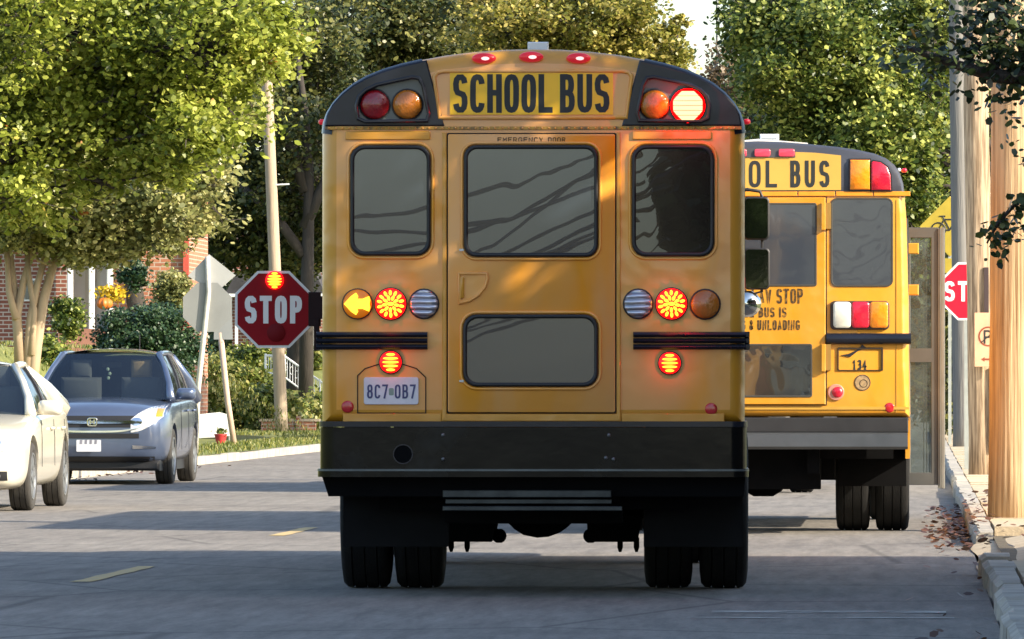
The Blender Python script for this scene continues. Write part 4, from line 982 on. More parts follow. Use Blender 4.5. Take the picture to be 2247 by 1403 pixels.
sedp = dict(W=1.84, L=4.6, wr=.335, wheels=(.92, 3.60), seams=(1.55, 2.6, 3.5), handles=(2.3, 3.2), spokes=9,
    st=[(.0, .52, .36, .60, .66), (.04, .78, .24, .68, .74), (.2, .88, .20, .74, .82), (.5, .915, .19, .80, .88), (.95, .92, .19, .86, .93), (1.5, .92, .19, .92, .98), (2.6, .92, .20, .95, .98), (3.7, .92, .21, .98, 1.02), (4.15, .89, .26, .98, 1.04), (4.45, .80, .32, .95, 1.0), (4.55, .66, .40, .86, .9)],
    gh=dict(yA=1.42, yF=2.25, yR=3.35, yB=4.10, wb=.82, wt=.56, zb=.93, zt=1.44, pil=(.40,), rb=.05))
sedan, bo, W = car('parked_sedan', 'cream white sedan parked at the left edge, nearest of the parked cars', 'car', (50-VX)*69.8/F-.95, 69.8, 0, sedp, CREAM, 'cars parked at the left kerb')
pj = projector_for(bo)
for s in (1, -1):
    h = pj(lambda u, v: (s*(.50+.37*u), .60+.12*u+(2*v-1)*(.04+.05*math.sin(math.pi*min(1, .2+.7*u)))), .010, 12, 6).build('headlight', HEADL, sedan, smooth=True)
    pj(lambda u, v: (s*(.66+.05*math.cos(6.283*u)*v), .655+.045*math.sin(6.283*u)*v), .018, 12, 2).build('projector', CHR, h, smooth=True)
    pj(rect(s*.56, s*.76, .30, .39), .006, 6, 4).build('fog_light_recess', BPLAS, sedan, smooth=True)
    pj(lambda u, v: (s*(.66+.04*math.cos(6.283*u)*v), .345+.035*math.sin(6.283*u)*v), .016, 10, 2).build('fog_light', CHR, sedan, smooth=True)
pj(rect(-.42, .42, .54, .64), .006, 12, 4).build('grille', BPLAS, sedan, smooth=True); pj(rect(-.48, .48, .26, .38), .006, 12, 4).build('lower_grille', BPLAS, sedan, smooth=True)
# ------------------------------------------------------------------ utility poles on the right
def pole(label, base, top, r0, r1, m, extra=None):
    t = thing('utility_pole', label, 'utility pole', base, 0, 'utility poles')
    d = Vector(top)-Vector(base); n = 24; rg = random.Random(int(base[1])); path = []; rr = []
    for k in range(n+1):
        u = k/n; path.append(d*u+Vector((rg.uniform(-.006, .006), rg.uniform(-.006, .006), -.3 if k == 0 else 0))); rr.append((r0+(r1-r0)*u)*rg.uniform(.985, 1.015)*(1.06 if k == 0 else 1))
    MB().tube(path, rr, 20).build('shaft', m, t, smooth=True); return t
PA = 58+.0
pA = pole('stout weathered wooden utility pole cut by the right edge, nearest the camera', (X(2168, 61)+.205, 61, .1), (X(2176, 61)+.19, 61, 10.5), .205, .16, WOODA)
pB = pole('brown wooden utility pole with a no parking sign, second from the right edge', (X(2126, 90)+.165, 90, .1), (X(2098, 90)+.15, 90, 11), .165, .145, WOODB)
pC = pole('grey wooden utility pole behind the red stop sign at the right', (X(2092, 130)+.18, 130, .1), (X(2076, 130)+.16, 130, 12), .19, .145, WOODC)
tp = thing('utility_pole', 'lone leaning wooden utility pole between the trees on the left, above the stop arm', 'utility pole', (X(616, 168), 168, .1), 0, 'utility poles')
b = MB(); d = at(590, 330, 168)-at(616, 945, 168); ks = 24; L_ = []
for k in range(ks+1): L_.append(d*(k/ks*1.75)*1.0)
MB().tube(L_, [.150-.035*k/ks for k in range(ks+1)], 16).build('shaft', WOODD, tp, smooth=True)
MB().tube([d*.89+Vector((.1, -.05, 0)), d*.89+Vector((.42, -.05, .015))], .02, 6).build('bracket', WHT, tp)
# dark vertical strips on the second pole
b = MB(); b.box(.02, .075, -.185, -.14, Z(690, 90)-.1, Z(588, 90)-.1); b.box(.10, .14, -.185, -.14, .3, Z(806, 90)-.1); b.build('pole_strip', mat('pole_strip_dark', (.05, .03, .03), .7), pB)
# no parking sign on the second pole
ny = 89.78; nS = F/ny
nx = lambda p: (p-VX)/nS
nz = lambda p: HC+(VY-p)/nS
nps = thing('parking_sign', 'peach no parking sign nailed to the brown pole, half hidden by the near pole', 'sign', (nx(2168), ny-.06, nz(755)))
def NS(l): return [(nx(a)-nx(2168), nz(c)-nz(755)) for a, c in l]
MB().plate(NS([(2138, 805), (2198, 805), (2198, 687), (2138, 687)]), -.01, .01, .002).build('sign_plate', mat('sign_peach', (.66, .40, .24), .5, var=.12, ns=6), nps)  # peach sign plate
b = MB(); b.frame([(x-.0, z) for x, z in [(nx(2168+22*math.cos(t))-nx(2168), nz(739+22*math.sin(t))-nz(755)) for t in [2*math.pi*i/28 for i in range(28)]]], [(nx(2168+18.5*math.cos(t))-nx(2168), nz(739+18.5*math.sin(t))-nz(755)) for t in [2*math.pi*i/28 for i in range(28)]], -.0125, -.01)
b.plate(NS([(2152, 789), (2160, 784), (2160, 787), (2188, 787), (2188, 791), (2160, 791), (2160, 794)][::-1]), -.0125, -.01)
b.build('sign_symbol', mat('sign_brown_red', (.25, .05, .02), .6), nps)
b = MB(); xs = nx(2158)-nx(2168); text(b, 'P', xs, xs+.10, nz(755)-nz(755), nz(725)-nz(755), .022, -.012, .2); b.tube([(xs-.03, -.013, nz(752)-nz(755)), (xs+.15, -.013, nz(725)-nz(755))], .008, 4); b.build('sign_letter', INK, nps)
# street stop sign
qY = 96.; qS = F/qY
def sgn_xy(px, py, Y, X0): return ((px-VX)*Y/F-X0, Z(py, Y)-.1)
ssn = thing('stop_sign', 'red street stop sign on a thin post, between the bus door and the poles', 'stop sign', (X(2128, qY), qY, .1))
zc = Z(640, qY)-.1; w_ = 127/qS
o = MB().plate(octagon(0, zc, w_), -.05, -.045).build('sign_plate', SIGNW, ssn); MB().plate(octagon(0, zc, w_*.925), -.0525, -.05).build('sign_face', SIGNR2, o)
b = MB(); text(b, 'STOP', -.335, .335, zc-.133, zc+.133, .048, -.0535, .3); b.build('sign_lettering', SIGNW, o)
MB().box(-.075, -.02, -.044, -.0, 0, zc+.3).build('post', POSTG, ssn)
# bicycle warning sign
wY = 135.; wS = F/wY
bw = thing('bicycle_sign', 'yellow diamond bicycle warning sign high behind the poles', 'warning sign', (X(2084, wY), wY, .1))
zc = Z(498, wY)-.1; r_ = .56
o = MB().plate([(-r_, zc), (0, zc-r_), (r_, zc), (0, zc+r_)], -.04, -.03, .004).build('sign_plate', mat('warning_yellow', (.42, .31, .03), .5, var=.12), bw)
b = MB()
for cx0 in (-.21, .19): b.tube([(cx0+.13*math.cos(t), -.042, zc-.06+.13*math.sin(t)) for t in [2*math.pi*i/18 for i in range(19)]], .014, 5)
for a_, c_ in (((-.21, -.06), (-.1, .13)), ((-.1, .13), (.12, .13)), ((.12, .13), (.19, -.06)), ((-.1, .13), (0, -.07)), ((0, -.07), (.12, .13)), ((-.21, -.06), (0, -.07)), ((.12, .13), (.10, .22)), ((.04, .22), (.14, .22)), ((-.1, .13), (-.13, .19)), ((-.19, .19), (-.08, .19))): b.tube([(a_[0], -.042, zc+a_[1]), (c_[0], -.042, zc+c_[1])], .014, 5)
b.build('bicycle_symbol', INK, o)
MB().box(-.03, .03, -.03, .02, 0, zc+.45).build('post', POSTG, bw)
MB().plate([(-.16, Z(600, wY)-.1), (.16, Z(600, wY)-.1), (.16, Z(568, wY)-.1), (-.16, Z(568, wY)-.1)], -.04, -.03, .002).build('lower_plate', MATS['warning_yellow'], bw)
# stop and diamond sign seen from behind on the left
lY = 117.; lS = F/lY
bs_ = thing('street_sign', 'grey backs of a diamond sign and an octagonal sign on one leaning post', 'sign', (X(425, lY), lY, .1))
U = lambda px, py: (X(px, lY)-X(425, lY), Z(py, lY)-.1)
MB().plate([U(408, 605), U(470, 642), U(514, 604), U(455, 557)], -.005, .005).build('diamond_plate', mat('sign_back_pale', (.42, .43, .42), .5, .1, var=.06), bs_)
oc = U(452, 674); MB().plate(octagon(oc[0], oc[1], 108/lS), -.04, -.03).build('octagon_plate', SIGNB, bs_)
MB().tube([(0, 0, 0), (U(432, 850)[0], -.06, U(432, 850)[1]), (U(455, 640)[0], -.07, U(455, 640)[1]), (U(452, 562)[0], -.05, U(452, 562)[1])], [.045, .045, .04, .04], 8).build('post', mat('post_pale', (.52, .50, .44), .6, .1, var=.2, ns=10), bs_, smooth=True)
l2 = 135.
b2 = thing('street_sign', 'small blank sign back on a thin pinkish post behind the octagonal sign', 'sign', (X(511, l2), l2, .1))
U2 = lambda px, py: (X(px, l2)-X(511, l2), Z(py, l2)-.1)
MB().plate([U2(466, 745), U2(508, 745), U2(506, 690), U2(468, 690)], -.045, -.035).build('sign_plate', SIGNB, b2)
MB().tube([(0, 0, 0), (U2(496, 880)[0], 0, U2(496, 880)[1]), (U2(480, 730)[0], 0, U2(480, 730)[1])], .055, 8).build('post', mat('post_pink', (.50, .36, .27), .8, var=.15), b2, smooth=True)
# yard sign and pot
yY = 147.
ys = thing('yard_sign', 'white yard sign with faint lines of writing on the left verge', 'sign', (X(468, yY), yY, .1)); V_ = lambda px, py: (X(px, yY)-X(468, yY), Z(py, yY)-.1)
o = MB().plate([V_(431, 962), V_(470, 960), V_(505, 957), V_(505, 912), V_(478, 905), V_(431, 910)], -.01, .01).build('sign_board', mat('yard_sign_white', (.82, .82, .78), .5, var=.05), ys)
b = MB(); rg = random.Random(4)
for k in range(4):
    z0 = V_(0, 922+k*9)[1]; x_ = V_(440, 0)[0]
    while x_ < V_(492-rg.randint(0, 14), 0)[0]:
        l = rg.uniform(.02, .07); b.plate([(x_, z0), (x_+l, z0-.004), (x_+l, z0+.004), (x_, z0+.008)], -.012, -.01); x_ += l+.02
b.build('sign_lines', mat('faint_ink', (.52, .53, .50), .7), o)
for px in (436, 500): MB().box(V_(px, 0)[0]-.012, V_(px, 0)[0]+.012, -.005, .02, 0, V_(0, 912)[1]).build('stake', POSTG, ys)
pot = thing('flower_pot', 'small red pot standing on the left verge below the yard sign', 'flower pot', (X(481, 137), 137, .1))
MB().loft([[(r*math.cos(t), r*math.sin(t), z) for t in [2*math.pi*i/16 for i in range(16)]] for r, z in ((.085, 0), (.115, .17), (.125, .17), (.125, .2), (.10, .2), (.09, .15))]).build('pot', mat('pot_red', (.42, .03, .03), .5, var=.2), pot, smooth=40)
rn = np.random.default_rng(1); pp = rn.normal(size=(60, 3))*[.06, .06, .04]+[0, 0, .26]; u, v = leaf_axes(rn, 60, .07); leaf_mesh('plant', pp, u, v, LF_HED, pot)
# ------------------------------------------------------------------ houses on the left
def quadbox(name, m, p_, x0, x1, y0, y1, z0, z1, b=0, sm=None): return MB().box(x0, x1, y0, y1, z0, z1, b).build(name, m, p_, smooth=sm)
hY = 150.; hX = X(411, hY)
ho1 = thing('brick_house', 'orange brick house with a white porch behind the juniper bush', 'house', (hX, hY, 1.2))
H = lambda px, py: (X(px, hY)-hX, Z(py, hY)-1.2)
quadbox('wall', BRK, ho1, H(232, 0)[0], 0, 0, 4, -1.15, 6.2)
quadbox('wall', BRKD, ho1, H(-180, 0)[0], H(136, 0)[0], .3, 8, -1.15, H(0, 600)[1]+3)
quadbox('porch_wall', mat('porch_cream', (.74, .70, .60), .6, var=.05), ho1, H(136, 0)[0], H(232, 0)[0], .8, 1.0, -1.15, 3.2)
for x in (152, 200, 240): quadbox('porch_column', WHT, ho1, H(x-6, 0)[0], H(x+6, 0)[0], -.45, -.25, 0, H(0, 545)[1]+.6, .02)
quadbox('front_door', mat('door_cream', (.60, .55, .42), .5, var=.1), ho1, H(172, 0)[0], H(194, 0)[0], .74, .81, H(0, 722)[1], H(0, 585)[1])
quadbox('window', WHT, ho1, H(206, 0)[0], H(232, 0)[0], .72, .82, H(0, 640)[1], H(0, 585)[1])
quadbox('porch_roof', WHT, ho1, H(126, 0)[0], H(250, 0)[0], -.6, .8, H(0, 545)[1]+.6, H(0, 545)[1]+.9)
quadbox('porch_floor', mat('porch_floor_red', (.32, .15, .10), .8), ho1, H(130, 0)[0], H(262, 0)[0], -.7, .8, -1.15, H(0, 722)[1])
quadbox('downspout', mat('downspout_red', (.50, .08, .05), .5, var=.1), ho1, H(399, 0)[0], H(411, 0)[0], -.12, -.005, 0, 6)
rfm = MB().loft([[(x, y, z) for x, z in ((H(-200, 0)[0], 6.2), (.5, 6.2), (-3, 8.2))] for y in (-.4, 8.4)]).build('roof', mat('roof_shingle_dark', (.07, .06, .06), .9, var=.2), ho1)
w_ = quadbox('window', WHT, ho1, H(40, 0)[0], H(70, 0)[0], .24, .34, H(0, 660)[1], H(0, 610)[1]); quadbox('pane', GLASSC, w_, H(44, 0)[0], H(66, 0)[0], .225, .25, H(0, 656)[1], H(0, 614)[1])
# brick steps
stp = thing('front_steps', 'orange brick steps leading up to the porch', 'steps', (X(190, 143), 143, .5))
b = MB()
for k in range(6): b.box(-.55-.02*k, .55+.02*k, -1.8+.3*k+.002*k, 1.6, -.45+.0*k, .1+.17*k+.001*k)
b.build('step_blocks', BRK, stp)
pmp = thing('pumpkin', 'orange pumpkin on the porch beside yellow flowers', 'pumpkin', (X(224, 146.), 146., Z(679, 146.)))
MB().grid(lambda u, v: ((.155+.012*math.cos(16*math.pi*u))*math.cos(2*math.pi*u)*math.sin(math.pi*v), (.155+.012*math.cos(16*math.pi*u))*math.sin(2*math.pi*u)*math.sin(math.pi*v), .12+.12*math.cos(math.pi*v)), 48, 10).build('body', mat('pumpkin_orange', (.60, .16, .02), .5, var=.1), pmp, smooth=True)
MB().tube([(0, 0, .23), (.01, 0, .30)], .02, 6).build('stalk', BARK, pmp)
fl = thing('flower_bush', 'yellow flowering bush beside the white porch', 'bush', (X(240, 147), 147, Z(665, 147)))
rn = np.random.default_rng(3); pp = rn.normal(size=(500, 3))*[.15, .15, .09]+[0, 0, .18]; u, v = leaf_axes(rn, 500, .075); leaf_mesh('blossom', pp, u, v, LF_FLOW, fl)
MB().tube([(0, 0, -.1), (0, 0, .25)], .03, 6).build('stem', BARK, fl)
# second house with a dark porch roof, farther
ho2 = thing('house', 'far house with a dark porch roof and white pillars behind the stop arm', 'house', (X(497, 195), 195, 1.2)); H2 = lambda px, py: (X(px, 195)-X(497, 195), Z(py, 195)-1.2)
quadbox('wall', BRKD, ho2, 0, H2(760, 0)[0], 1.2, 9, 0, 4.6)
MB().loft([[(x, y, z) for x, z in ((H2(494, 0)[0], H2(0, 650)[1]), (H2(720, 0)[0], H2(0, 650)[1]), (H2(690, 0)[0], H2(0, 590)[1]), (H2(520, 0)[0], H2(0, 600)[1]))] for y in (-.8, 1.6)]).build('porch_roof', mat('porch_roof_charcoal', (.035, .035, .04), .8, var=.3), ho2)
quadbox('gutter', WHT, ho2, H2(496, 0)[0], H2(720, 0)[0], -.9, -.81, H2(0, 652)[1], H2(0, 645)[1])
for x in (517, 600, 690): quadbox('porch_pillar', WHT, ho2, H2(x, 0)[0], H2(x+6, 0)[0], -.6, -.5, -.2, H2(0, 652)[1])
# stair railing, white iron
rl = thing('stair_railing', 'white wrought iron stair railing descending the lawn', 'railing', (X(690, 183), 183, 1.0)); K = lambda px, py: (X(px, 183)-X(690, 183), 0, Z(py, 183)-1.0)
b = MB(); b.tube([K(578, 780), K(622, 782), K(712, 845)], .03, 6); b.tube([K(578, 815), K(622, 828), K(712, 895)], .022, 6); b.build('handrail', WHT, rl)
b = MB()
for i in range(22):
    px = 580+i*6; t = max(0, (px-622)/90); y0 = 781+t*64 if px > 622 else 781; y1 = 816+(px-578)/44*12 if px < 622 else 828+t*67
    b.tube([K(px, y0), K(px, y1)], .011, 4)
    if i % 2 and px > 600:
        c_ = Vector(K(px+3, (y0+y1)/2)); b.tube([c_+Vector((.04*math.cos(t_), 0, .10*math.sin(t_))) for t_ in [2*math.pi*k/8 for k in range(9)]], .008, 4)
b.build('balusters', WHT, rl)
for px, y0, y1 in ((580, 776, 830), (622, 778, 845), (700, 832, 905)): MB().tube([K(px, y0), K(px, y1+20)], .03, 6).build('post', WHT, rl)
# low brick edging by the verge
ew = thing('garden_wall', 'low reddish garden wall at the end of the lawn', 'wall', (X(640, 170), 170, .05)); q = lambda px: X(px, 170)-X(640, 170)
quadbox('wall', BRK, ew, q(570), q(690), 0, .3, 0, .32); quadbox('coping', CONC, ew, q(566), q(700), -.03, .33, .32, .38)
quadbox('pillar', BRK, ew, q(648), q(658), -.06, -.005, 0, .45)
# ------------------------------------------------------------------ trees and bushes
def tree(label, Y, parts, m, leaf, seed, trunk=None, bark=BARK, cat='tree', group=None, name='tree', gz=.1, keep=.10, limbs=True, deep=.55, nl=4):
    """parts: list of (px, py, rpx, rpz, depth_radius, n_clumps, per_clump, clump_radius[m], dY) in photo pixels at distance Y"""
    rn = np.random.default_rng(seed); s = F/Y; allp = []; cents = []; CLUMPS.clear(); leaf *= .76
    for (px, py, rx, rz, ry, nc, per, cr, dy) in parts:
        c = (X(px, Y), Y+dy, Z(py, Y)); cents.append(Vector(c))
        allp.append(crown_pts(rn, c, (rx/s, ry, rz/s), nc, int(per*1.6), cr*.86, deep))
    p_ = np.concatenate(allp); p_ = p_[p_[:, 2] > gz+.05]; p_, _ = cull(p_, rn, keep=keep)
    tx, tpx = (trunk or (cents[0].x, None)) if isinstance(trunk, tuple) else (trunk if trunk is not None else cents[0].x, None)
    t = thing(name, label, cat, (tx, Y, gz), 0, group)
    org = np.array([tx, Y, gz]); u, v = leaf_axes(rn, len(p_), leaf)
    leaf_mesh('crown', p_-org, u, v, m, t)
    tw = MB(); rq = random.Random(seed+1)
    for cc_, c0 in CLUMPS:
        for q in cc_[::2]:
            q = Vector(q); inn = (Vector(c0)-q); inn = inn.normalized()*min(inn.length, rq.uniform(.5, 1.1)); md = q+inn*.5+Vector((rq.uniform(-.1, .1), 0, rq.uniform(-.12, .05)))
            o_ = Vector((tx, Y, gz)); e2 = q-inn*.3+Vector((rq.uniform(-.2, .2), rq.uniform(-.2, .2), rq.uniform(-.1, .2)))
            tw.tube([q+inn-o_, md-o_, q-o_, e2-o_], [.022, .016, .011, .004], 3, cap=False)
    tw.build('twigs', bark, t)
    if trunk is not False and limbs:
        b = MB(); rg = random.Random(seed); top = max(c.z for c in cents)-gz; H_ = top*.75; base = cents[0]
        r0 = max(.12, top*.028)
        path = [Vector((0, 0, -.2)), Vector((rg.uniform(-.1, .1), 0, H_*.35)), Vector(((base.x-tx)*.12+rg.uniform(-.15, .15), base.y-Y, H_*.7)), Vector(((base.x-tx)*.3, (base.y-Y), H_))]
        b.tube(path, [r0*1.3, r0, r0*.7, r0*.4], 10)
        for c in cents:
            for _ in range(nl):
                q_ = parts[cents.index(c)]; e = c-Vector((tx, Y, gz))+Vector((rg.uniform(-.5, .5)*q_[2]/s, rg.uniform(.0, .5)*q_[4], rg.uniform(-.3, .5)*q_[3]/s)); k = path[1].lerp(path[2], rg.uniform(.3, 1)); mid = k.lerp(e, .5)+Vector((rg.uniform(-.2, .2), .2, rg.uniform(.0, .3)))
                b.tube([k, mid, e], [r0*.42, r0*.26, r0*.08], 7)
        b.build('trunk', bark, t, smooth=True)
    return t, len(p_)
cnt = 0
# big yellow green street tree, upper left
t, n = tree('large street tree with bright yellow green leaves filling the upper left', 80, [
    (120, 60, 330, 170, 2.2, 250, 46, .36, 0), (430, 100, 190, 180, 1.8, 170, 46, .33, -.5), (575, 80, 70, 120, 1.0, 52, 42, .25, -.8), (650, 85, 40, 35, .6, 12, 30, .16, -.5),
    (440, 290, 70, 90, .9, 54, 44, .25, -1.2), (120, 240, 190, 110, 1.4, 110, 42, .32, 0), (-150, 150, 220, 260, 2, 120, 40, .5, 0), (300, 210, 150, 90, 1.2, 70, 42, .28, .5), (70, 330, 210, 90, 1.3, 80, 40, .3, -.6), (300, 330, 120, 60, .9, 40, 38, .24, -.3), (40, 440, 110, 60, .9, 34, 36, .2, -.8), (230, 400, 60, 45, .6, 14, 34, .16, -.6), (380, 370, 50, 40, .6, 12, 34, .16, -.6), (150, 470, 35, 45, .4, 8, 32, .13, -.6)], LF_NEAR, .094, 11, trunk=-14.4, nl=1)
cnt += n
t, n = tree('greyish green crape myrtle with pale smooth stems at the left edge', 112, [
    (110, 410, 260, 120, 2.2, 300, 40, .36, 0), (320, 450, 120, 90, 1.6, 150, 40, .32, 0), (250, 520, 110, 50, 1.2, 60, 36, .24, 0), (20, 500, 120, 60, 1.4, 90, 36, .3, 0), (200, 540, 90, 50, 1.0, 60, 34, .26, 0), (430, 420, 70, 90, 1, 70, 34, .3, .5)], LF_MYR, .12, 12, limbs=False, trunk=X(60, 112))
b = MB(); o0 = Vector((X(60, 112), 112, .1)); s_ = lambda px, py, dy=0: at(px, py, 112)+Vector((0, dy, 0))-o0
for pth, r in (([(38, 900), (33, 760), (22, 660), (8, 560), (0, 500)], .10), ([(55, 900), (70, 760), (84, 660), (105, 580), (120, 530)], .11), ([(36, 800), (28, 690), (40, 620), (55, 560), (60, 510)], .08), ([(50, 830), (58, 700), (72, 620), (88, 560), (95, 500)], .075), ([(28, 700), (10, 640), (5, 570), (-10, 500)], .06), ([(62, 780), (66, 680), (52, 600), (46, 540)], .06), ([(105, 580), (75, 570), (60, 545), (40, 540)], .03)):
    b.tube([s_(px, py, .1*i) for i, (px, py) in enumerate(pth)], [r*(1-.13*i) for i in range(len(pth))], 9)
b.build('trunk', BARKL, t, smooth=True); cnt += n
t, n = tree('lit olive green tree behind the big street tree on the left', 150, [
    (120, 120, 260, 170, 2.4, 260, 38, .46, 0), (400, 200, 170, 190, 2.2, 200, 38, .42, 0), (250, 380, 200, 90, 2, 110, 36, .4, 0), (60, 420, 160, 100, 2, 80, 36, .4, 0)], LF_MYR, .13, 62, trunk=X(300, 150)); cnt += n
# dark trees behind
t, n = tree('dark oak tree with heavy limbs left of the bus', 185, [
    (620, 330, 170, 260, 3.5, 420, 40, .62, 0), (500, 470, 140, 150, 2.5, 200, 38, .5, 0), (680, 100, 120, 110, 2.5, 140, 38, .5, 0), (640, 560, 110, 90, 2, 110, 36, .45, 0)], LF_DARK, .17, 13, trunk=X(655, 185)); cnt += n
bl = MB(); o1 = Vector((X(655, 185), 185, .1))
for pth, r in (([(668, 900), (672, 600), (676, 400), (668, 250), (650, 120)], .2), ([(668, 420), (640, 330), (600, 275), (560, 240)], .16), ([(665, 500), (700, 420), (760, 300)], .16), ([(664, 560), (600, 470), (520, 400)], .14)):
    bl.tube([at(px, py, 182.5)-o1 for px, py in pth], [r*(1-.17*i) for i in range(len(pth))], 9)
bl.build('limb', BARK, t, smooth=True)
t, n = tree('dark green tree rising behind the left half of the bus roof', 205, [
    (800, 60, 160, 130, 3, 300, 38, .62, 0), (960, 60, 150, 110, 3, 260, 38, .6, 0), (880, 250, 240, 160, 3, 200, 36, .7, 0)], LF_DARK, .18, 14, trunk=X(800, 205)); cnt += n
t, n = tree('yellow green autumn tree behind the middle of the bus roof', 180, [
    (1130, 60, 130, 100, 2.2, 170, 40, .42, 0), (1300, 60, 150, 100, 2.2, 230, 42, .40, 0), (1440, 120, 80, 75, 1.6, 90, 40, .3, 0), (1250, 210, 280, 120, 2.4, 180, 38, .5, 0), (1370, 10, 55, 60, 1.2, 44, 36, .3, 0), (1485, 55, 22, 38, .5, 14, 30, .16, 0)], LF_YEL, .15, 15, trunk=X(1300, 180)); cnt += n
t, n = tree('brownish green tree between the two buses', 165, [
    (1600, 230, 80, 110, 2, 120, 38, .4, 0), (1560, 330, 110, 140, 2, 100, 36, .45, 0)], LF_BRN, .14, 16, trunk=X(1600, 165)); cnt += n
t, n = tree('large bright green street tree above the second bus', 145, [
    (1800, 130, 185, 190, 2.6, 430, 44, .46, 0), (1950, 330, 120, 180, 2.2, 300, 44, .40, -1), (1700, 60, 110, 100, 1.6, 150, 42, .36, 0), (2060, 90, 130, 180, 2.4, 200, 40, .46, 1), (1800, 330, 190, 110, 2.0, 200, 40, .42, 1), (2010, 480, 60, 90, 1.4, 70, 38, .3, 0), (2200, 120, 140, 200, 2.4, 90, 36, .5, 3)], LF_R, .137, 17, trunk=4.2); cnt += n
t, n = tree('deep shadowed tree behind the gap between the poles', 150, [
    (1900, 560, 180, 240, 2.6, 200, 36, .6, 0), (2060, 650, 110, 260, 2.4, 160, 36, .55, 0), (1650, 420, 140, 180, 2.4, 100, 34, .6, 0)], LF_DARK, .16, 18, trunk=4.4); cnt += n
# overhanging branches of the near tree on the right, hanging into the top right corner
def branch_tree():
    rn = np.random.default_rng(31); Y = 47.; s = F/Y; org = Vector((4.6, 44, .1)); t = thing('tree', 'near tree whose dark branches hang into the top right corner', 'tree', org)
    b = MB(); P_ = []
    b.tube([(0, 0, -.2), (.05, 0, 1.6), (-.1, 0, 3.4), (.1, .2, 6)], [.30, .24, .2, .12], 12)
    def lim(pts, r): b.tube([Vector(q)-org for q in pts], [r*(1-.8*i/(len(pts)-1)) for i in range(len(pts))], 7)
    main = [Vector((4.5, 44, 3.2)), Vector((2.6, 45.5, 3.35)), at(2247, 172, 47), at(2180, 168, 47), at(2090, 140, 47), at(1990, 105, 47)]
    lim(main, .085)
    tw = [([at(2200, 170, 47), at(2150, 100, 47), at(2090, 60, 47)], .02), ([at(2247, 172, 47), at(2235, 60, 47), at(2180, 10, 47)], .03)]
    low = [Vector((4.5, 44, 2.5)), Vector((2.0, 45, 2.5)), at(2290, 420, 46), at(2235, 440, 46), at(2190, 490, 46), at(2165, 535, 46)]
    lim(low, .03)
    for q, r in tw: lim(q, r)
    for a, c, nn, sp in ((main[2], main[5], 330, .11), (at(2260, 50, 47), at(2120, 30, 47), 560, .13), (at(2270, 130, 47), at(2150, 120, 47), 320, .11), (low[2], low[5], 170, .055), (at(2247, 500, 46), at(2180, 560, 46), 30, .04), (at(2255, 400, 46), at(2225, 300, 46), 30, .05), (at(2240, 200, 47), at(2200, 230, 47), 60, .07), (at(2060, 150, 47), at(1980, 110, 47), 40, .06)):
        u = rn.uniform(0, 1, nn)[:, None]; P_.append(np.array(a)+(np.array(c)-np.array(a))*u+rn.normal(size=(nn, 3))*sp)
    # the rest of the crown out of view, which shades the street
    P_.append(crown_pts(rn, (5.2, 40, 6.6), (3.4, 5.5, 2.9), 300, 22, .5, .3)); q_ = P_[-1]; P_[-1] = q_[q_[:, 0] > 1.3]; N_ = len(P_[-1]); pp = np.concatenate(P_)
    u, v = leaf_axes(rn, len(pp), .06); k = np.ones(len(pp)); k[-N_:] = 4.2
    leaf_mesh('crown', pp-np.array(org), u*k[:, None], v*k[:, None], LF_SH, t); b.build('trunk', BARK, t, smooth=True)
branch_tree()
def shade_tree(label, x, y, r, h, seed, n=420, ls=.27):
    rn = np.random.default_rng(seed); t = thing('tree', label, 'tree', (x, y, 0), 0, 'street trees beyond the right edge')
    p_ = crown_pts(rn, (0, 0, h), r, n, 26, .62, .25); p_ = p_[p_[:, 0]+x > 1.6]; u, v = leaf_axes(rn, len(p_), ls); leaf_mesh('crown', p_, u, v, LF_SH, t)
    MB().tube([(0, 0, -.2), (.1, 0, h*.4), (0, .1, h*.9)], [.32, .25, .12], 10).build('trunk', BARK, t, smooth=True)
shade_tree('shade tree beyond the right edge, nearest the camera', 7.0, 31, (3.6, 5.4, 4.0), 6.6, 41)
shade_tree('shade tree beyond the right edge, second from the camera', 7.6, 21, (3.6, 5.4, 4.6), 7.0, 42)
# unseen house beyond the right edge, placed and sized to shade the street
hr = thing('shading_house', 'unseen brick row house beyond the right edge, sized to shade the street', 'house', (9.5, 14, 0)); quadbox('wall', BRKD, hr, 0, 9, 0, 31.5, 0, 8.1); quadbox('shading_house_cornice', WHT, hr, -.25, 9.2, -.2, 31.7, 8.1, 8.4)
for k in range(6): w_ = quadbox('window', WHT, hr, -.06, -.003, 2+k*4, 3.2+k*4, 4.8, 6.6); quadbox('pane', GLASSC, w_, -.075, -.061, 2.1+k*4, 3.1+k*4, 4.9, 6.5)
# hidden box truck added ahead of the second bus to shadow the street
tk = thing('shadow_truck', 'unseen white box truck added ahead of the second bus to cast a shadow band', 'truck', (-2.3, 81.5, 0))
MB().box(-1.2, 1.2, 0, 7.0, 1.0, 3.62, .03).build('shadow_truck_box', WHT, tk); MB().box(-1.05, 1.05, 7.2, 9.0, .7, 2.5, .12).build('shadow_truck_cab', WHT, tk, smooth=40); MB().box(-.5, .5, .1, 8.8, .6, .98).build('chassis_frame', DKF, tk)
for s_x in (-1, 1):
    for yy in (1.6, 7.9): bus_wheel(s_x*1.0, yy, tk, r=.45)
    MB().box(min(s_x*.75, s_x*1.0), max(s_x*.75, s_x*1.0), -.03, 0, 1.1, 1.2).build('tail_light', REFL, tk)
MB().frame(rrect(-1.1, 1.1, 1.1, 3.5, .02), rrect(-1.05, 1.05, 1.15, 3.45, .02), -.02, .0).build('shadow_truck_door_frame', ALU, tk)
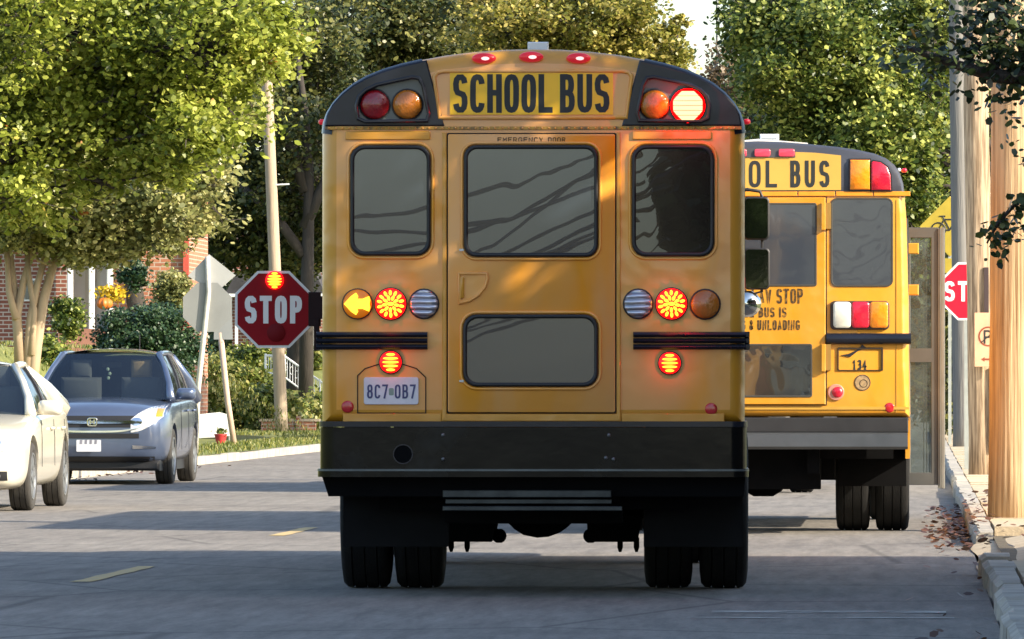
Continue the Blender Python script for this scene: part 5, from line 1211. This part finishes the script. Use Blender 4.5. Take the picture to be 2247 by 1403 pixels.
# bushes
def bush(name, label, px, py, rx, rz, Y, ry, nc, per, cr, m, leaf, seed, gz=.4, cat='bush', group=None):
    rn = np.random.default_rng(seed); c = np.array([X(px, Y), Y, Z(py, Y)]); s = F/Y
    p_ = crown_pts(rn, c, (rx/s, ry, rz/s), nc, per, cr, .35, .12); p_ = p_[p_[:, 2] > gz]; org = np.array([c[0], Y, gz]); u, v = leaf_axes(rn, len(p_), leaf)
    t = thing(name, label, cat, tuple(org), 0, group); leaf_mesh('foliage', p_-org, u, v, m, t); MB().tube([(0, 0, -.3), (.05, 0, .6)], .06, 6).build('stem', BARK, t)
bush('juniper_bush', 'big rounded dark green juniper bush behind the suv', 322, 765, 116, 98, 128, .9, 420, 90, .18, LF_JUN, .06, 51, .2)
bush('shrub', 'small dark green shrub beside the orange brick wall', 290, 605, 28, 30, 141, .3, 40, 40, .14, LF_JUN, .08, 52, 2.2)
bush('shrub', 'leafy green shrub in front of the dark brick wall beside the pale stems', 140, 700, 34, 52, 138, .4, 70, 60, .14, LF_R, .07, 63, .6)
bush('shrub', 'olive shrub climbing the orange brick wall below the red downspout', 372, 640, 38, 46, 140, .4, 90, 60, .14, LF_MYR, .07, 64, .8)
bush('hedge_shrub', 'yellow green hedge shrub left of the wooden pole base', 520, 870, 80, 75, 176, .9, 200, 46, .26, LF_HED, .11, 53, .1, group='hedge shrubs on the slope')
bush('hedge_shrub', 'yellow green hedge shrub right of the wooden pole base', 655, 915, 70, 36, 174, .9, 150, 46, .24, LF_HED, .11, 54, .1, group='hedge shrubs on the slope')
bush('hedge_shrub', 'yellow green hedge shrub just behind the parked suv', 448, 850, 46, 80, 172, .8, 110, 46, .24, LF_HED, .11, 55, .1, group='hedge shrubs on the slope')
bush('hedge_shrub', 'low yellow green hedge shrub in front of the leaning wooden pole', 590, 900, 60, 48, 171, .7, 120, 46, .24, LF_HED, .11, 59, .1, group='hedge shrubs on the slope')
bush('hedge_shrub', 'tall yellow green hedge shrub behind the thin pinkish post', 500, 850, 50, 40, 179, .8, 120, 46, .24, LF_HED, .11, 60, .1, group='hedge shrubs on the slope')
bush('hedge_shrub', 'hedge shrub hard against the left edge of the bus', 705, 910, 50, 45, 176, .8, 120, 46, .24, LF_HED, .11, 61, .1, group='hedge shrubs on the slope')
bush('low_shrub', 'rounded lawn shrub below the dark porch roof', 545, 790, 50, 28, 188, .7, 90, 44, .2, LF_R, .10, 56, 1.0)
bush('low_shrub', 'bright low shrub behind the stair railing', 672, 800, 45, 40, 190, .7, 90, 44, .2, LF_HED, .10, 57, 1.0)
bush('low_shrub', 'green shrub between the pale stems of the crape myrtle', 88, 775, 34, 32, 126, .5, 60, 44, .18, LF_R, .09, 58, .6)
# far mass of trees that closes the street
rn = np.random.default_rng(77); pts = []
for i in range(70):
    px = rn.uniform(-150, 2400); Y = rn.uniform(232, 262); s = F/Y
    topy = 120+90*math.sin(px*.004)+rn.uniform(-40, 60)
    if 1360 < px < 1660: topy += 330
    py = rn.uniform(topy+60, 800); pts.append(crown_pts(rn, (X(px, Y), Y, max(1.5, Z(py, Y))), (130/s, 3, 120/s), 46, 30, .8, .2))
for px in range(-100, 2400, 130):
    Y = 240; pts.append(crown_pts(rn, (X(px, Y), Y, 1.6), (120/(F/Y), 2.5, 110/(F/Y)), 50, 30, .8, .1))
pts = np.concatenate(pts); pts = pts[pts[:, 2] > 0]; u, v = leaf_axes(rn, len(pts), .34); o = leaf_mesh('far_trees', pts, u, v, LF_FAR); tag(o, 'distant mass of trees closing off the end of the street', 'trees', kind='stuff')
# trees and wires behind the camera, seen only in the bus windows
shade_tree('tree behind the camera at the right', 4.2, -58, (3.3, 3, 3.6), 5.6, 43, 560, .34)
rg = random.Random(12)
WL = ['highest and nearest', 'second nearest', 'third nearest', 'fourth nearest', 'fifth nearest', 'sixth nearest', 'seventh nearest', 'eighth nearest', 'ninth nearest', 'farthest']
for k in range(10):
    y0 = -30-k*9; zr = rg.uniform(5.2, 7.6); zl = rg.uniform(2.2, 4.6); yl = y0+rg.uniform(-20, 14)
    pth = [(2.4-9*t/16, y0+(yl-y0)*t/16, zr+(zl-zr)*t/16-.9*math.sin(math.pi*t/16)) for t in range(17)]
    tag(MB().tube(pth, .035+.002*k, 5).build('overhead_wire', BPLAS), WL[k]+' overhead wire crossing the street behind the camera', 'wire', 'overhead wires')
for k in range(5):  # low cables added only to draw lines in the lower pane's reflection
    y0 = -36-k*11; zr = rg.uniform(3.4, 4.6)
    pth = [(1.6-7.5*t/12, y0-1.2*t, zr+(rg.uniform(1.4, 1.5)+.3*k-zr)*t/12-.5*math.sin(math.pi*t/12)) for t in range(13)]
    tag(MB().tube(pth, .03, 5).build('reflection_cable', BPLAS), ['nearest', 'second', 'middle', 'fourth', 'farthest'][k]+' of the low slack cables added behind the camera for reflections', 'cable', 'added reflection cables')
# fallen leaves in the gutter, grass
rn = np.random.default_rng(9)
def litter(n, x0, x1, y0, y1, z, size, skew=1., kx=None):
    x = x0+(x1-x0)*rn.uniform(0, 1, n)**skew; y = rn.uniform(y0, y1, n); return np.stack([x, y, np.full(n, z)+rn.uniform(0, .03, n)], 1)
pp = np.concatenate([litter(420, KX-.02, KX-.36, 53, 73, .008, .06, 3.4), litter(110, KX, KX-.3, 57.5, 61.5, .01, .06, 2.6), litter(110, KX+.02, KX+.5, 48, 75, .13, .06, 2), litter(26, KX-.02, KX-.5, 34, 52, .006, .05, 2.5), litter(260, -10.9, -10.3, 60, 110, .006, .05, 2)])
u = rnd_unit(rn, len(pp)); u[:, 2] *= .35; v = np.cross(u, [0, 0, 1.]); v /= np.linalg.norm(v, axis=1)[:, None]+1e-6; v[:, 2] += rn.uniform(-.5, .5, len(pp)); sz = rn.uniform(.04, .09, len(pp))[:, None]
tag(leaf_mesh('fallen_leaves', pp, u*sz, v*sz, LF_FALL), 'brown fallen leaves gathered in the gutter', 'leaves', kind='stuff')
n = 14000; x = rn.uniform(-16, -11.15, n); y = rn.uniform(104, 178, n); d = np.maximum(0, np.minimum(1, (-12.9-x)/2.6)); z = .12+1.8*d**1.1*(y < 158)
keep_ = ~((x > -15.2) & (x < -12.9) & (y > 126) & (y < 148)); x, y, z = x[keep_], y[keep_], z[keep_]; n = len(x); pp = np.stack([x, y, z+.03], 1); u = rnd_unit(rn, n)*.6; u[:, 2] = 1; u *= rn.uniform(.05, .11, n)[:, None]; v = np.cross(u, rnd_unit(rn, n)); v = v/np.linalg.norm(v, axis=1)[:, None]*.03
tag(leaf_mesh('lawn_grass', pp, u, v, LF_HED), 'short sunlit grass on the left verge', 'grass', kind='stuff')
# distant mast in the gap of sky
ms = thing('mast', 'thin mast standing in the gap of sky above the trees', 'mast', (X(1574, 300), 300, 0)); MB().tube([(0, 0, 0), (0, 0, Z(-60, 300))], .05, 6).build('pole', GREYM, ms); MB().box(-.12, .12, -.05, .05, 12.0, 12.08).build('crossbar', GREYM, ms)
